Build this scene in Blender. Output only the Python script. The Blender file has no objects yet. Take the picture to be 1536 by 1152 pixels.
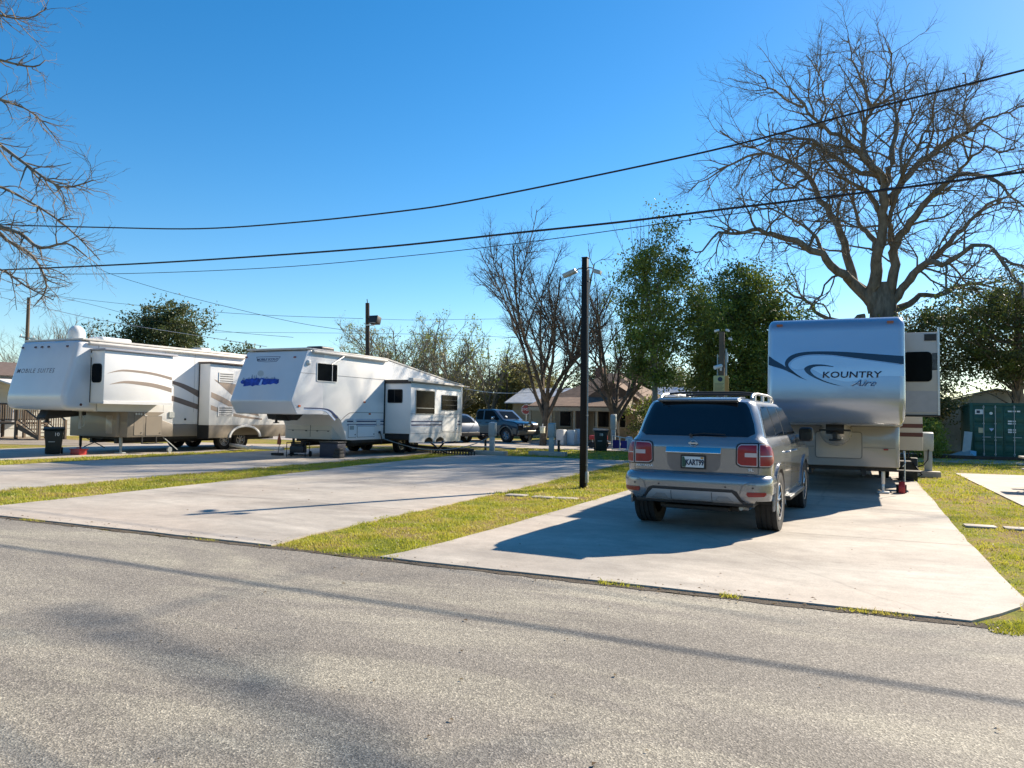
import bpy, bmesh, math, random
import numpy as np
from mathutils import Vector, Matrix
R_=math.radians
scene=bpy.context.scene
COL=scene.collection
# ---------------------------------------------------------------- camera
F_PX=1130.0; CAM_H=1.6; PITCH=R_(2.331); YAW=R_(24.304); ROLL=R_(0.85)
cF=Vector((-math.sin(YAW)*math.cos(PITCH),math.cos(YAW)*math.cos(PITCH),math.sin(PITCH)))
r0=Vector((math.cos(YAW),math.sin(YAW),0)); u0=r0.cross(cF)
cR=math.cos(ROLL)*r0+math.sin(ROLL)*u0; cU=-math.sin(ROLL)*r0+math.cos(ROLL)*u0
cam_d=bpy.data.cameras.new("camera"); cam=bpy.data.objects.new("camera",cam_d); COL.objects.link(cam)
cam_d.sensor_fit='HORIZONTAL'; cam_d.sensor_width=36; cam_d.lens=F_PX/1536*36
cam_d.clip_start=0.05; cam_d.clip_end=3000
m3=Matrix((cR,cU,-cF)).transposed()
cam.matrix_world=Matrix.Translation((0,0,CAM_H))@m3.to_4x4()
scene.camera=cam
def ray(px,py): return cF+(px-768)/F_PX*cR+(576-py)/F_PX*cU
def atY(px,py,Y):
    d=ray(px,py); t=Y/d.y; return Vector((d.x*t,Y,CAM_H+d.z*t))
def gnd(px,py,z=0.0):
    d=ray(px,py); t=(z-CAM_H)/d.z; return Vector((d.x*t,d.y*t,z))
# ---------------------------------------------------------------- light
SUN_EL=R_(31.5); SUN_AZ=R_(26.0)      # azimuth from +Y towards +X
world=bpy.data.worlds.new("World"); scene.world=world; world.use_nodes=True
wn=world.node_tree.nodes; wl=world.node_tree.links
bg=wn['Background']; sky=wn.new('ShaderNodeTexSky'); sky.sky_type='NISHITA'
sky.sun_disc=False; sky.sun_elevation=SUN_EL; sky.sun_rotation=SUN_AZ
sky.altitude=0; sky.air_density=1.0; sky.dust_density=0.15; sky.ozone_density=3.0
hsv=wn.new('ShaderNodeHueSaturation'); hsv.inputs['Saturation'].default_value=1.36; hsv.inputs['Hue'].default_value=0.4975
wl.new(sky.outputs[0],hsv.inputs['Color']); wl.new(hsv.outputs[0],bg.inputs['Color']); bg.inputs['Strength'].default_value=0.086
sd=bpy.data.lights.new("sun",'SUN'); sun=bpy.data.objects.new("sun",sd); COL.objects.link(sun)
sd.energy=5.0; sd.angle=R_(0.53); sd.color=(1.0,0.88,0.72)
sdir=Vector((math.sin(SUN_AZ)*math.cos(SUN_EL),math.cos(SUN_AZ)*math.cos(SUN_EL),math.sin(SUN_EL)))
sun.rotation_euler=sdir.to_track_quat('Z','Y').to_euler(); sun.location=(0,0,60)
scene.view_settings.view_transform='Standard'; scene.view_settings.look='None'
scene.view_settings.gamma=1; scene.view_settings.exposure=1.05
# ---------------------------------------------------------------- helpers
def tag(o,label=None,cat=None,group=None,kind=None):
    if label: o['label']=label
    if cat: o['category']=cat
    if group: o['group']=group
    if kind: o['kind']=kind
    return o
def thing(name,label,cat,loc=(0,0,0),rz=0,group=None):
    o=bpy.data.objects.new(name,None); COL.objects.link(o); o.empty_display_size=0.2
    o.location=loc; o.rotation_euler=(0,0,rz); return tag(o,label,cat,group)
MATS={}
def lin(c): return tuple(((v/255)/12.92 if v/255<=0.04045 else (((v/255)+0.055)/1.055)**2.4) for v in c)
def mat(name,col,rough=0.5,metal=0.0,coat=0.0,var=0.08,scale=6.0,bump=0.0,bscale=60.0,spec=0.5,trans=0.0,emit=None,stretch=None,coord='Object',alpha=1.0):
    if name in MATS: return MATS[name]
    m=bpy.data.materials.new(name); m.use_nodes=True; n=m.node_tree.nodes; l=m.node_tree.links
    b=n['Principled BSDF']; tc=n.new('ShaderNodeTexCoord'); src=tc.outputs[coord]
    if stretch:
        mp=n.new('ShaderNodeMapping'); mp.inputs['Scale'].default_value=stretch; l.new(src,mp.inputs[0]); src=mp.outputs[0]
    nz=n.new('ShaderNodeTexNoise'); nz.inputs['Scale'].default_value=scale; nz.inputs['Detail'].default_value=6; nz.inputs['Roughness'].default_value=0.6
    l.new(src,nz.inputs['Vector'])
    cr=n.new('ShaderNodeValToRGB'); e=cr.color_ramp.elements
    e[0].position=0.3; e[1].position=0.7
    e[0].color=(*[max(0,c*(1-var)) for c in col],1); e[1].color=(*[min(1,c*(1+var)) for c in col],1)
    l.new(nz.outputs[0],cr.inputs[0]); l.new(cr.outputs[0],b.inputs['Base Color'])
    b.inputs['Roughness'].default_value=rough; b.inputs['Metallic'].default_value=metal
    b.inputs['Coat Weight'].default_value=coat; b.inputs['Coat Roughness'].default_value=0.04
    b.inputs['Specular IOR Level'].default_value=spec; b.inputs['Transmission Weight'].default_value=trans
    b.inputs['Alpha'].default_value=alpha
    if emit: b.inputs['Emission Color'].default_value=(*col,1); b.inputs['Emission Strength'].default_value=emit
    if bump:
        n2=n.new('ShaderNodeTexNoise'); n2.inputs['Scale'].default_value=bscale; n2.inputs['Detail'].default_value=4; l.new(src,n2.inputs['Vector'])
        bp=n.new('ShaderNodeBump'); bp.inputs['Strength'].default_value=bump; bp.inputs['Distance'].default_value=0.01
        l.new(n2.outputs[0],bp.inputs['Height']); l.new(bp.outputs[0],b.inputs['Normal'])
    MATS[name]=m; return m
def finish(me,name,mats,parent=None,loc=None,rot=None,smooth=35):
    for p in (mats if isinstance(mats,(list,tuple)) else [mats]): me.materials.append(p)
    if smooth:
        me.polygons.foreach_set('use_smooth',[True]*len(me.polygons)); me.set_sharp_from_angle(angle=R_(smooth))
    me.update()
    o=bpy.data.objects.new(name,me); COL.objects.link(o)
    if parent: o.parent=parent
    if loc is not None: o.location=loc
    if rot is not None: o.rotation_euler=rot
    return o
class MB:
    def __init__(s): s.v=[]; s.f=[]; s.m=[]
    def add(s,vs,fs,mi=0):
        k=len(s.v); s.v+= [tuple(v) for v in vs]; s.f+=[tuple(i+k for i in f) for f in fs]; s.m+=[mi]*len(fs); return s
    def bx(s,x0,x1,y0,y1,z0,z1,mi=0):
        vs=[(x,y,z) for z in (z0,z1) for y in (y0,y1) for x in (x0,x1)]
        return s.add(vs,[(0,2,3,1),(4,5,7,6),(0,1,5,4),(1,3,7,5),(3,2,6,7),(2,0,4,6)],mi)
    def box(s,c,d,rz=0,mi=0,rx=0,ry=0):
        m=Matrix.Translation(c)@Matrix.Rotation(rz,4,'Z')@Matrix.Rotation(ry,4,'Y')@Matrix.Rotation(rx,4,'X')
        vs=[m@Vector((x*d[0]/2,y*d[1]/2,z*d[2]/2)) for z in (-1,1) for y in (-1,1) for x in (-1,1)]
        return s.add(vs,[(0,2,3,1),(4,5,7,6),(0,1,5,4),(1,3,7,5),(3,2,6,7),(2,0,4,6)],mi)
    def cyl(s,p0,p1,r,r1=None,n=12,mi=0,caps=True):
        p0=Vector(p0);p1=Vector(p1); r1=r if r1 is None else r1; d=(p1-p0).normalized()
        a=d.orthogonal().normalized(); b=d.cross(a)
        vs=[];
        for p,q in ((p0,r),(p1,r1)):
            for i in range(n):
                t=2*math.pi*i/n; vs.append(p+(a*math.cos(t)+b*math.sin(t))*q)
        fs=[(i,(i+1)%n,n+(i+1)%n,n+i) for i in range(n)]
        if caps: fs+=[tuple(range(n-1,-1,-1)),tuple(range(n,2*n))]
        return s.add(vs,fs,mi)
    def tube(s,pts,r,n=8,mi=0):
        pts=[Vector(p) for p in pts]; rs=r if isinstance(r,(list,tuple)) else [r]*len(pts); vs=[]; fs=[]
        for i,p in enumerate(pts):
            d=(pts[min(i+1,len(pts)-1)]-pts[max(i-1,0)]).normalized()
            ref=Vector((0,0,1)) if abs(d.z)<0.9 else Vector((1,0,0))
            a=d.cross(ref).normalized(); b=d.cross(a)
            for k in range(n):
                t=2*math.pi*k/n; vs.append(p+(a*math.cos(t)+b*math.sin(t))*rs[i])
        for i in range(len(pts)-1):
            for k in range(n):
                fs.append((i*n+k,i*n+(k+1)%n,(i+1)*n+(k+1)%n,(i+1)*n+k))
        fs+=[tuple(range(n-1,-1,-1)),tuple(range((len(pts)-1)*n,len(pts)*n))]
        return s.add(vs,fs,mi)
    def prism(s,poly,axis,a,b,mi=0):
        # poly in the two remaining axes order: X->(y,z) Y->(x,z) Z->(x,y)
        n=len(poly)
        def P(u,v,w): return {'X':(w,u,v),'Y':(u,w,v),'Z':(u,v,w)}[axis]
        vs=[P(u,v,a) for u,v in poly]+[P(u,v,b) for u,v in poly]
        fs=[(i,(i+1)%n,n+(i+1)%n,n+i) for i in range(n)]+[tuple(range(n-1,-1,-1)),tuple(range(n,2*n))]
        return s.add(vs,fs,mi)
    def lathe(s,prof,c,axis='X',n=24,mi=0):
        # prof: list of (r,t) revolve round axis through c, closed
        vs=[];k=len(prof)
        for i in range(n):
            a=2*math.pi*i/n
            for r,t in prof:
                u,v=r*math.cos(a),r*math.sin(a)
                q={'X':(t,u,v),'Y':(u,t,v),'Z':(u,v,t)}[axis]; vs.append((q[0]+c[0],q[1]+c[1],q[2]+c[2]))
        fs=[]
        for i in range(n):
            j=(i+1)%n
            for q in range(k-1): fs.append((i*k+q,i*k+q+1,j*k+q+1,j*k+q))
        return s.add(vs,fs,mi)
    def mesh(s,name,bevel=0,seg=2,sel=None):
        me=bpy.data.meshes.new(name); me.from_pydata(s.v,[],s.f)
        me.polygons.foreach_set('material_index',s.m)
        bm=bmesh.new(); bm.from_mesh(me); bmesh.ops.recalc_face_normals(bm,faces=bm.faces)
        if bevel:
            es=[e for e in bm.edges if len(e.link_faces)==2 and e.calc_face_angle(0)>R_(25) and (sel is None or sel(e))]
            bmesh.ops.bevel(bm,geom=es,offset=bevel,segments=seg,profile=0.5,affect='EDGES',clamp_overlap=True)
        bm.to_mesh(me); bm.free(); return me
    def build(s,name,mats,parent=None,loc=None,rot=None,bevel=0,seg=2,smooth=35,sel=None):
        return finish(s.mesh(name,bevel,seg,sel),name,mats,parent,loc,rot,smooth)
def rrect(u0,u1,v0,v1,r,n=4):
    pts=[]
    for cx,cy,a in ((u1-r,v1-r,0),(u0+r,v1-r,90),(u0+r,v0+r,180),(u1-r,v0+r,270)):
        for i in range(n+1):
            t=R_(a+90*i/n); pts.append((cx+r*math.cos(t),cy+r*math.sin(t)))
    return pts
def patch(name,polys,fn,mats,parent,thick=0.004,step=0.05,cutu=True,smooth=50,base=-0.002,label=None):
    """flat polygons in (u,v), gridded, then laid on a surface by fn(u,v,d)"""
    bm=bmesh.new()
    for poly in polys:
        vs=[bm.verts.new((p[0],p[1],0)) for p in poly]
        try: bm.faces.new(vs)
        except ValueError: pass
    lay(bm,fn,step,cutu,thick,base)
    me=bpy.data.meshes.new(name); bm.to_mesh(me); bm.free()
    return finish(me,name,mats,parent,smooth=smooth)
def lay(bm,fn,step,cutu,thick,base):
    bmesh.ops.triangulate(bm,faces=bm.faces)
    us=[v.co.x for v in bm.verts]; vs=[v.co.y for v in bm.verts]
    def cut(lo,hi,ax):
        k=math.ceil(lo/step)
        while k*step<hi:
            co=[0,0,0];co[ax]=k*step; no=[0,0,0];no[ax]=1
            bmesh.ops.bisect_plane(bm,geom=bm.verts[:]+bm.edges[:]+bm.faces[:],plane_co=co,plane_no=no); k+=1
    if cutu: cut(min(us),max(us),0)
    cut(min(vs),max(vs),1)
    top={v:v.co.copy() for v in bm.verts}
    be=[e for e in bm.edges if len(e.link_faces)==1]
    new={}
    for e in be:
        for v in e.verts:
            if v not in new: new[v]=bm.verts.new(fn(top[v].x,top[v].y,base))
    for e in be:
        a,b=e.verts
        try: bm.faces.new((a,b,new[b],new[a]))
        except ValueError: pass
    for v,c in top.items(): v.co=fn(c.x,c.y,thick)
    bmesh.ops.recalc_face_normals(bm,faces=bm.faces)
_cur=None
def text_geo(txt,size,shear=0.0,bold=0.0,spacing=1.0,align='CENTER'):
    cu=bpy.data.curves.new('tmp','FONT'); cu.body=txt; cu.size=size; cu.shear=shear; cu.offset=bold; cu.space_character=spacing
    cu.align_x=align; cu.align_y='CENTER'; cu.resolution_u=3
    o=bpy.data.objects.new('tmp',cu); COL.objects.link(o); bpy.context.view_layer.update()
    dg=bpy.context.evaluated_depsgraph_get(); me=bpy.data.meshes.new_from_object(o.evaluated_get(dg))
    bm=bmesh.new(); bm.from_mesh(me); bpy.data.objects.remove(o); bpy.data.curves.remove(cu); bpy.data.meshes.remove(me)
    bmesh.ops.remove_doubles(bm,verts=bm.verts,dist=size*0.001)
    return bm
def text(name,txt,size,fn,m,parent,u=0,v=0,sx=1.0,flip=False,thick=0.004,**kw):
    bm=text_geo(txt,size,**kw)
    for q in bm.verts: q.co.x=(q.co.x*sx)*(-1 if flip else 1)+u; q.co.y+=v
    lay(bm,fn,0.3,False,thick,-0.001)
    me=bpy.data.meshes.new(name); bm.to_mesh(me); bm.free()
    return finish(me,name,m,parent,smooth=None)
def planeX(X,s=1): return lambda u,v,d: (X+s*d,u,v)
def planeY(Y,s=-1): return lambda u,v,d: (u,Y+s*d,v)
def interp(x,tab):
    if x<=tab[0][0]: return tab[0][1]
    for (a,b),(c,d) in zip(tab,tab[1:]):
        if x<=c: return b+(d-b)*(x-a)/(c-a) if c>a else d
    return tab[-1][1]
def smooth_curve(pts,k=4):
    P=[Vector(p) for p in pts]; out=[]
    for i in range(len(P)-1):
        a=P[max(i-1,0)];b=P[i];c=P[i+1];d=P[min(i+2,len(P)-1)]
        for j in range(k):
            t=j/k; out.append(0.5*((2*b)+(c-a)*t+(2*a-5*b+4*c-d)*t*t+(3*b-a-3*c+d)*t**3))
    out.append(P[-1]); return out
def boolean_cut(o,cutters):
    for c in cutters:
        md=o.modifiers.new('b','BOOLEAN'); md.operation='DIFFERENCE'; md.object=c; md.solver='EXACT'
    bpy.context.view_layer.update(); dg=bpy.context.evaluated_depsgraph_get()
    me=bpy.data.meshes.new_from_object(o.evaluated_get(dg)); o.modifiers.clear(); o.data=me
    for c in cutters: bpy.data.objects.remove(c)
    me.set_sharp_from_angle(angle=R_(35))
# ---------------------------------------------------------------- materials
def ground_mat(name,build):
    m=bpy.data.materials.new(name); m.use_nodes=True; n=m.node_tree.nodes; l=m.node_tree.links
    b=n['Principled BSDF']; tc=n.new('ShaderNodeTexCoord')
    def noise(scale,detail=6,rough=0.6,stretch=None,dist=0.0):
        s=tc.outputs['Object']
        if stretch:
            mp=n.new('ShaderNodeMapping'); mp.inputs['Scale'].default_value=stretch; l.new(s,mp.inputs[0]); s=mp.outputs[0]
        t=n.new('ShaderNodeTexNoise'); t.inputs['Scale'].default_value=scale; t.inputs['Detail'].default_value=detail; t.inputs['Roughness'].default_value=rough; t.inputs['Distortion'].default_value=dist
        l.new(s,t.inputs['Vector']); return t.outputs[0]
    def ramp(src,stops):
        r=n.new('ShaderNodeValToRGB'); e=r.color_ramp.elements
        while len(e)<len(stops): e.new(0.5)
        for q,(p,c) in zip(e,stops): q.position=p; q.color=(*(c if isinstance(c,tuple) else (c,c,c)),1)
        l.new(src,r.inputs[0]); return r.outputs[0]
    def mix(f,a,c,mode='MIX'):
        x=n.new('ShaderNodeMix'); x.data_type='RGBA'; x.blend_type=mode
        if isinstance(f,(int,float)): x.inputs[0].default_value=f
        else: l.new(f,x.inputs[0])
        for i,q in ((6,a),(7,c)):
            if isinstance(q,tuple): x.inputs[i].default_value=(*q,1)
            else: l.new(q,x.inputs[i])
        return x.outputs[2]
    def bump(src,strength,dist):
        bp=n.new('ShaderNodeBump'); bp.inputs['Strength'].default_value=strength; bp.inputs['Distance'].default_value=dist
        l.new(src,bp.inputs['Height']); l.new(bp.outputs[0],b.inputs['Normal'])
    build(b,l,noise,ramp,mix,bump,tc,n)
    MATS[name]=m; return m
def _asph(b,l,noise,ramp,mix,bump,tc,n):
    base=ramp(noise(0.35,5,0.6,(0.5,1.6,1)),[(0.32,(0.175,0.156,0.128)),(0.55,(0.232,0.208,0.172)),(0.72,(0.30,0.272,0.218))])
    streak=ramp(noise(0.55,6,0.7,(0.5,1.9,1),0.5),[(0.47,0.0),(0.66,0.65)])
    c=mix(streak,base,(0.42,0.385,0.29))
    v=n.new('ShaderNodeTexVoronoi'); v.inputs['Scale'].default_value=105; l.new(tc.outputs['Object'],v.inputs['Vector'])
    sp=n.new('ShaderNodeSeparateColor'); l.new(v.outputs['Color'],sp.inputs[0])
    agg=ramp(sp.outputs[0],[(0.0,0.5),(0.35,0.82),(0.6,1.0),(0.85,1.25),(1.0,1.8)])
    c=mix(1.0,c,agg,'MULTIPLY')
    fine=ramp(noise(240,3),[(0.35,0.65),(0.65,1.3)])
    c=mix(0.7,c,fine,'MULTIPLY')
    l.new(c,b.inputs['Base Color']); b.inputs['Roughness'].default_value=0.85
    bump(v.outputs['Distance'],0.5,0.006)
asphalt=ground_mat('asphalt',_asph)
def _conc(b,l,noise,ramp,mix,bump,tc,n):
    c=ramp(noise(0.6,6,0.6,(0.7,1.5,1),0.4),[(0.3,(0.31,0.275,0.23)),(0.5,(0.43,0.385,0.325)),(0.68,(0.53,0.48,0.405))])
    st=ramp(noise(0.45,5,0.7,(0.6,1.8,1),0.8),[(0.50,0.0),(0.66,0.7)])
    c=mix(st,c,(0.31,0.275,0.235))
    pk=ramp(noise(0.25,3,0.5),[(0.45,0.0),(0.62,0.6)])
    c=mix(pk,c,(0.50,0.42,0.34))
    md=ramp(noise(3.2,6,0.7),[(0.32,0.84),(0.68,1.09)]); c=mix(1.0,c,md,'MULTIPLY')
    sp_=ramp(noise(1.7,2,0.5,None,0.5),[(0.70,1.0),(0.76,0.80)]); c=mix(1.0,c,sp_,'MULTIPLY')
    sp=ramp(noise(60,3),[(0.3,0.84),(0.7,1.10)])
    c=mix(1.0,c,sp,'MULTIPLY')
    # cracks
    v=n.new('ShaderNodeTexVoronoi'); v.feature='DISTANCE_TO_EDGE'; v.inputs['Scale'].default_value=0.13
    q=n.new('ShaderNodeTexNoise'); q.inputs['Scale'].default_value=1.2; l.new(tc.outputs['Object'],q.inputs['Vector'])
    mx=n.new('ShaderNodeMix'); mx.data_type='VECTOR'; mx.inputs[0].default_value=0.12; l.new(tc.outputs['Object'],mx.inputs[4]); l.new(q.outputs['Color'],mx.inputs[5]); l.new(mx.outputs[1],v.inputs['Vector'])
    ck=ramp(v.outputs['Distance'],[(0.0,0.85),(0.0010,1.0)])
    c=mix(1.0,c,ck,'MULTIPLY')
    l.new(c,b.inputs['Base Color']); b.inputs['Roughness'].default_value=0.8
    bump(noise(90,5),0.25,0.004)
concrete=ground_mat('concrete',_conc)
def _turf(b,l,noise,ramp,mix,bump,tc,n):
    g=ramp(noise(1.1,6,0.65),[(0.3,(0.11,0.14,0.02)),(0.44,(0.25,0.25,0.04)),(0.54,(0.33,0.25,0.085)),(0.66,(0.24,0.16,0.085))])
    f=ramp(noise(35,5,0.7),[(0.3,0.5),(0.5,0.9),(0.7,1.35)])
    c=mix(1.0,g,f,'MULTIPLY')
    l.new(c,b.inputs['Base Color']); b.inputs['Roughness'].default_value=0.95; b.inputs['Specular IOR Level'].default_value=0.1
    bump(noise(50,6),0.9,0.03)
turf=ground_mat('turf',_turf)
def _dirt(b,l,noise,ramp,mix,bump,tc,n):
    c=ramp(noise(0.8,6,0.65),[(0.3,(0.20,0.165,0.125)),(0.7,(0.33,0.28,0.22))])
    c=mix(1.0,c,ramp(noise(40,4),[(0.3,0.75),(0.7,1.2)]),'MULTIPLY')
    l.new(c,b.inputs['Base Color']); b.inputs['Roughness'].default_value=0.95; bump(noise(40,5),0.6,0.02)
dirt=ground_mat('dirt',_dirt)
def _soil(b,l,noise,ramp,mix,bump,tc,n):
    c=ramp(noise(9,6,0.7),[(0.3,(0.05,0.04,0.028)),(0.55,(0.13,0.10,0.07)),(0.75,(0.14,0.13,0.05))])
    l.new(c,b.inputs['Base Color']); b.inputs['Roughness'].default_value=1.0; bump(noise(60,5),1.0,0.03)
soil=ground_mat('soil',_soil)
def leafmat(name,c1,c2,c3,scale=1.2,tr=0.25):
    def f(b,l,noise,ramp,mix,bump,tc,n):
        c=ramp(noise(scale,6,0.75),[(0.3,c1),(0.5,c2),(0.72,c3)])
        l.new(c,b.inputs['Base Color']); b.inputs['Roughness'].default_value=0.55
        t=n.new('ShaderNodeBsdfTranslucent'); l.new(c,t.inputs[0]); ms=n.new('ShaderNodeMixShader'); ms.inputs[0].default_value=tr
        l.new(b.outputs[0],ms.inputs[1]); l.new(t.outputs[0],ms.inputs[2]); l.new(ms.outputs[0],n['Material Output'].inputs[0])
    return ground_mat(name,f)
grass_m=leafmat('grass_blades',(0.21,0.27,0.02),(0.45,0.44,0.05),(0.56,0.42,0.15),1.1,0.45)
leaf_ev=leafmat('leaf_evergreen',(0.055,0.085,0.014),(0.12,0.16,0.028),(0.24,0.25,0.05),2.2,0.35)
leaf_dk=leafmat('leaf_dark',(0.035,0.055,0.018),(0.08,0.105,0.03),(0.18,0.18,0.065),2.0,0.3)
leaf_ol=leafmat('leaf_olive',(0.12,0.115,0.04),(0.21,0.195,0.065),(0.34,0.31,0.11),1.5,0.4)
leaf_gr=leafmat('leaf_bright',(0.12,0.18,0.02),(0.24,0.30,0.045),(0.42,0.43,0.08),2.5,0.4)
leaf_ye=leafmat('leaf_yellow',(0.30,0.20,0.03),(0.45,0.34,0.05),(0.5,0.42,0.1),2.5)
leaf_br=leafmat('leaf_brown',(0.09,0.055,0.025),(0.15,0.10,0.045),(0.22,0.17,0.07),2.5)
bark=mat('bark',(0.19,0.16,0.125),0.95,var=0.45,scale=5,bump=0.8,bscale=14,spec=0.1,stretch=(1,1,0.3))
bark_m=mat('bark_mid',(0.115,0.095,0.075),0.95,var=0.4,scale=6,bump=0.6,bscale=16,spec=0.1)
bark_d=mat('bark_dark',(0.075,0.058,0.045),0.95,var=0.35,scale=6,spec=0.1)
bark_l=mat('bark_pale',(0.22,0.20,0.16),0.95,var=0.35,scale=8,spec=0.1)
white=mat('rv_white',(0.84,0.83,0.80),0.28,coat=0.3,var=0.03,scale=2)
white2=mat('white_painted',(0.72,0.71,0.68),0.5,var=0.05)
capwhite=mat('cap_white',(0.66,0.67,0.69),0.22,coat=0.5,var=0.03,scale=1.5)
roofw=mat('rv_roof',(0.62,0.59,0.54),0.7,var=0.12,scale=3)
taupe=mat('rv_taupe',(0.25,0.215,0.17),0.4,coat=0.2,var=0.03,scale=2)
tan_l=mat('stripe_tan',(0.33,0.27,0.22),0.3,var=0.03)
brown=mat('stripe_brown',(0.17,0.13,0.11),0.3,var=0.03)
boxgrey=mat('box_cream',(0.60,0.58,0.52),0.4,var=0.03)
navy=mat('navy',(0.02,0.035,0.11),0.3,coat=0.5,var=0.05)
navy2=mat('navy_dark',(0.012,0.014,0.035),0.25,coat=0.6,var=0.05)
blueg=mat('blue_graphic',(0.02,0.06,0.36),0.4,var=0.5,scale=9)
greyg=mat('grey_graphic',(0.30,0.34,0.40),0.5,var=0.3,scale=9)
ltblue=mat('stripe_steel',(0.32,0.40,0.55),0.4,var=0.05)
silver=mat('silver_cap',(0.40,0.45,0.53),0.27,metal=0.6,coat=0.7,var=0.02,scale=1.2)
greige=mat('greige_gloss',(0.38,0.36,0.33),0.22,metal=0.15,coat=0.6,var=0.03,scale=1.2)
slidebeige=mat('slide_beige',(0.50,0.48,0.45),0.35,var=0.03)
maroon=mat('maroon',(0.09,0.03,0.03),0.4,var=0.05)
glass=mat('dark_glass',(0.006,0.008,0.010),0.10,coat=0.0,var=0.2,spec=0.05)
glass2=mat('tinted_glass',(0.006,0.010,0.016),0.05,coat=0.3,var=0.15,spec=0.5)
alu=mat('aluminium',(0.62,0.62,0.62),0.35,metal=0.8,var=0.05)
trimw=mat('trim_white',(0.68,0.68,0.66),0.4,var=0.04)
seam=mat('seam_grey',(0.12,0.12,0.12),0.6,var=0.1)
black=mat('black_steel',(0.018,0.018,0.018),0.55,var=0.3)
blackp=mat('black_plastic',(0.022,0.022,0.024),0.45,var=0.25,scale=10)
rubber=mat('rubber',(0.028,0.027,0.026),0.85,var=0.3,scale=12,bump=0.2)
chrome=mat('chrome',(0.80,0.80,0.80),0.08,metal=1.0,var=0.02)
rimm=mat('rim_alloy',(0.50,0.50,0.50),0.25,metal=0.9,var=0.05)
gmpaint=mat('suv_paint',(0.265,0.275,0.29),0.27,metal=0.6,coat=1.0,var=0.03,scale=3)
diffuser=mat('silver_plastic',(0.42,0.42,0.42),0.4,metal=0.4,var=0.03)
redl=mat('red_lens',(0.27,0.006,0.014),0.3,coat=0.25,var=0.15,scale=20)
clearl=mat('clear_lens',(0.50,0.46,0.48),0.1,coat=1.0,var=0.1)
orangel=mat('amber_lens',(0.55,0.13,0.03),0.2,coat=1.0,var=0.1)
redp=mat('red_plastic',(0.45,0.03,0.03),0.45,var=0.15)
wood=mat('weathered_wood',(0.13,0.095,0.065),0.85,var=0.3,scale=5,stretch=(1,1,0.2),bump=0.3)
woodd=mat('pole_wood',(0.055,0.042,0.032),0.9,var=0.3,scale=4,stretch=(1,1,0.15),bump=0.4)
galv=mat('galvanised',(0.36,0.39,0.38),0.5,metal=0.3,var=0.1)
green_bin=mat('bin_green',(0.012,0.018,0.015),0.5,var=0.15)
cgreen=mat('container_green',(0.013,0.085,0.060),0.55,var=0.25,scale=2)
blackpaint=mat('black_paint',(0.008,0.008,0.009),0.5,coat=0.0,spec=.2,var=0.2)
plate=mat('plate_white',(0.68,0.72,0.72),0.3,var=0.05)
inkdark=mat('ink_dark',(0.02,0.03,0.06),0.5,var=0.05)
inkw=mat('paint_white',(0.78,0.78,0.76),0.5,var=0.04)
inkgrey=mat('letter_grey',(0.16,0.17,0.20),0.4,var=0.05)
# ---------------------------------------------------------------- setting
def sheet(name,poly,z,m,kind='structure',label=None,bottom=None):
    mb=MB()
    if bottom is None: mb.add([(x,y,z) for x,y in poly],[tuple(range(len(poly)))])
    else: mb.prism(poly,'Z',bottom,z)
    me=mb.mesh(name)
    o=finish(me,name,m,smooth=None); tag(o,kind=kind,label=label); return o
def jitter(poly,step,amp,seed,skip=lambda p:False):
    rg=random.Random(seed); out=[]
    for i in range(len(poly)):
        a=Vector(poly[i]);b=Vector(poly[(i+1)%len(poly)]); n=max(1,int((b-a).length/step))
        for k in range(n):
            p=a+(b-a)*k/n
            if not skip(p): p=p+Vector((rg.uniform(-amp,amp),rg.uniform(-amp,amp)))
            out.append((p.x,p.y))
    return out
sheet('ground',[(-700,-300),(700,-300),(700,900),(-700,900)],0.0,turf)
sheet('road',[(-120,-9),(60,-9),(60,6.95)]+[(x,6.93+0.05*math.sin(x*1.7)+0.03*math.sin(x*5.1)) for x in np.arange(12,-30,-0.35)]+[(-120,6.95)],0.004,asphalt)
sheet('road_edge_soil',jitter([(-40,6.90),(8,6.90),(8,7.05),(-40,7.06)],0.18,0.035,5,),0.008,soil)
PADZ=0.022
padR=[(-4.75,7.02),(0.85,7.02),(1.12,7.42),(1.33,7.78),(1.40,8.12),(1.39,11.6),(1.48,18),(1.55,27),(-4.2,27),(-4.36,17),(-4.50,10),(-4.58,8.2),(-4.66,7.4)]
padM=[(-12.45,7.02),(-6.25,7.02),(-6.36,7.9),(-6.42,10),(-6.5,14.2),(-6.8,20),(-7.0,26.3),(-13.8,26.3),(-13.5,19),(-12.75,12.4),(-12.5,8)]
padL=[(-21.0,7.02),(-14.6,7.02),(-14.85,9.2),(-15.05,14),(-15.1,27.5),(-21.3,27.5),(-21.15,17)]
padLL=[(-30,7.02),(-23.4,7.02),(-23.1,14),(-22.4,21),(-22.4,27.5),(-29,27.5),(-29.5,17)]
for i,p in enumerate((padR,padM,padL,padLL)):
    o=sheet('concrete_pad',jitter(p,0.5,0.012,i),PADZ,concrete,bottom=-0.05)
sheet('side_pad',[(2.95,17.1),(3.15,16.7),(9,16.2),(9,27.2),(2.86,26.6)],PADZ,concrete,bottom=-0.05)
sheet('far_lane',[(-80,33),(20,33.5),(20,41.5),(-80,44)],0.012,concrete)
sheet('dirt_path',[(-60,35),(-42,27.0),(-31,24.5),(-24,30),(-20,31),(-20,30),(-24,28.0),(-30,21.5),(-36,20),(-60,24)],0.008,dirt)
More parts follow.
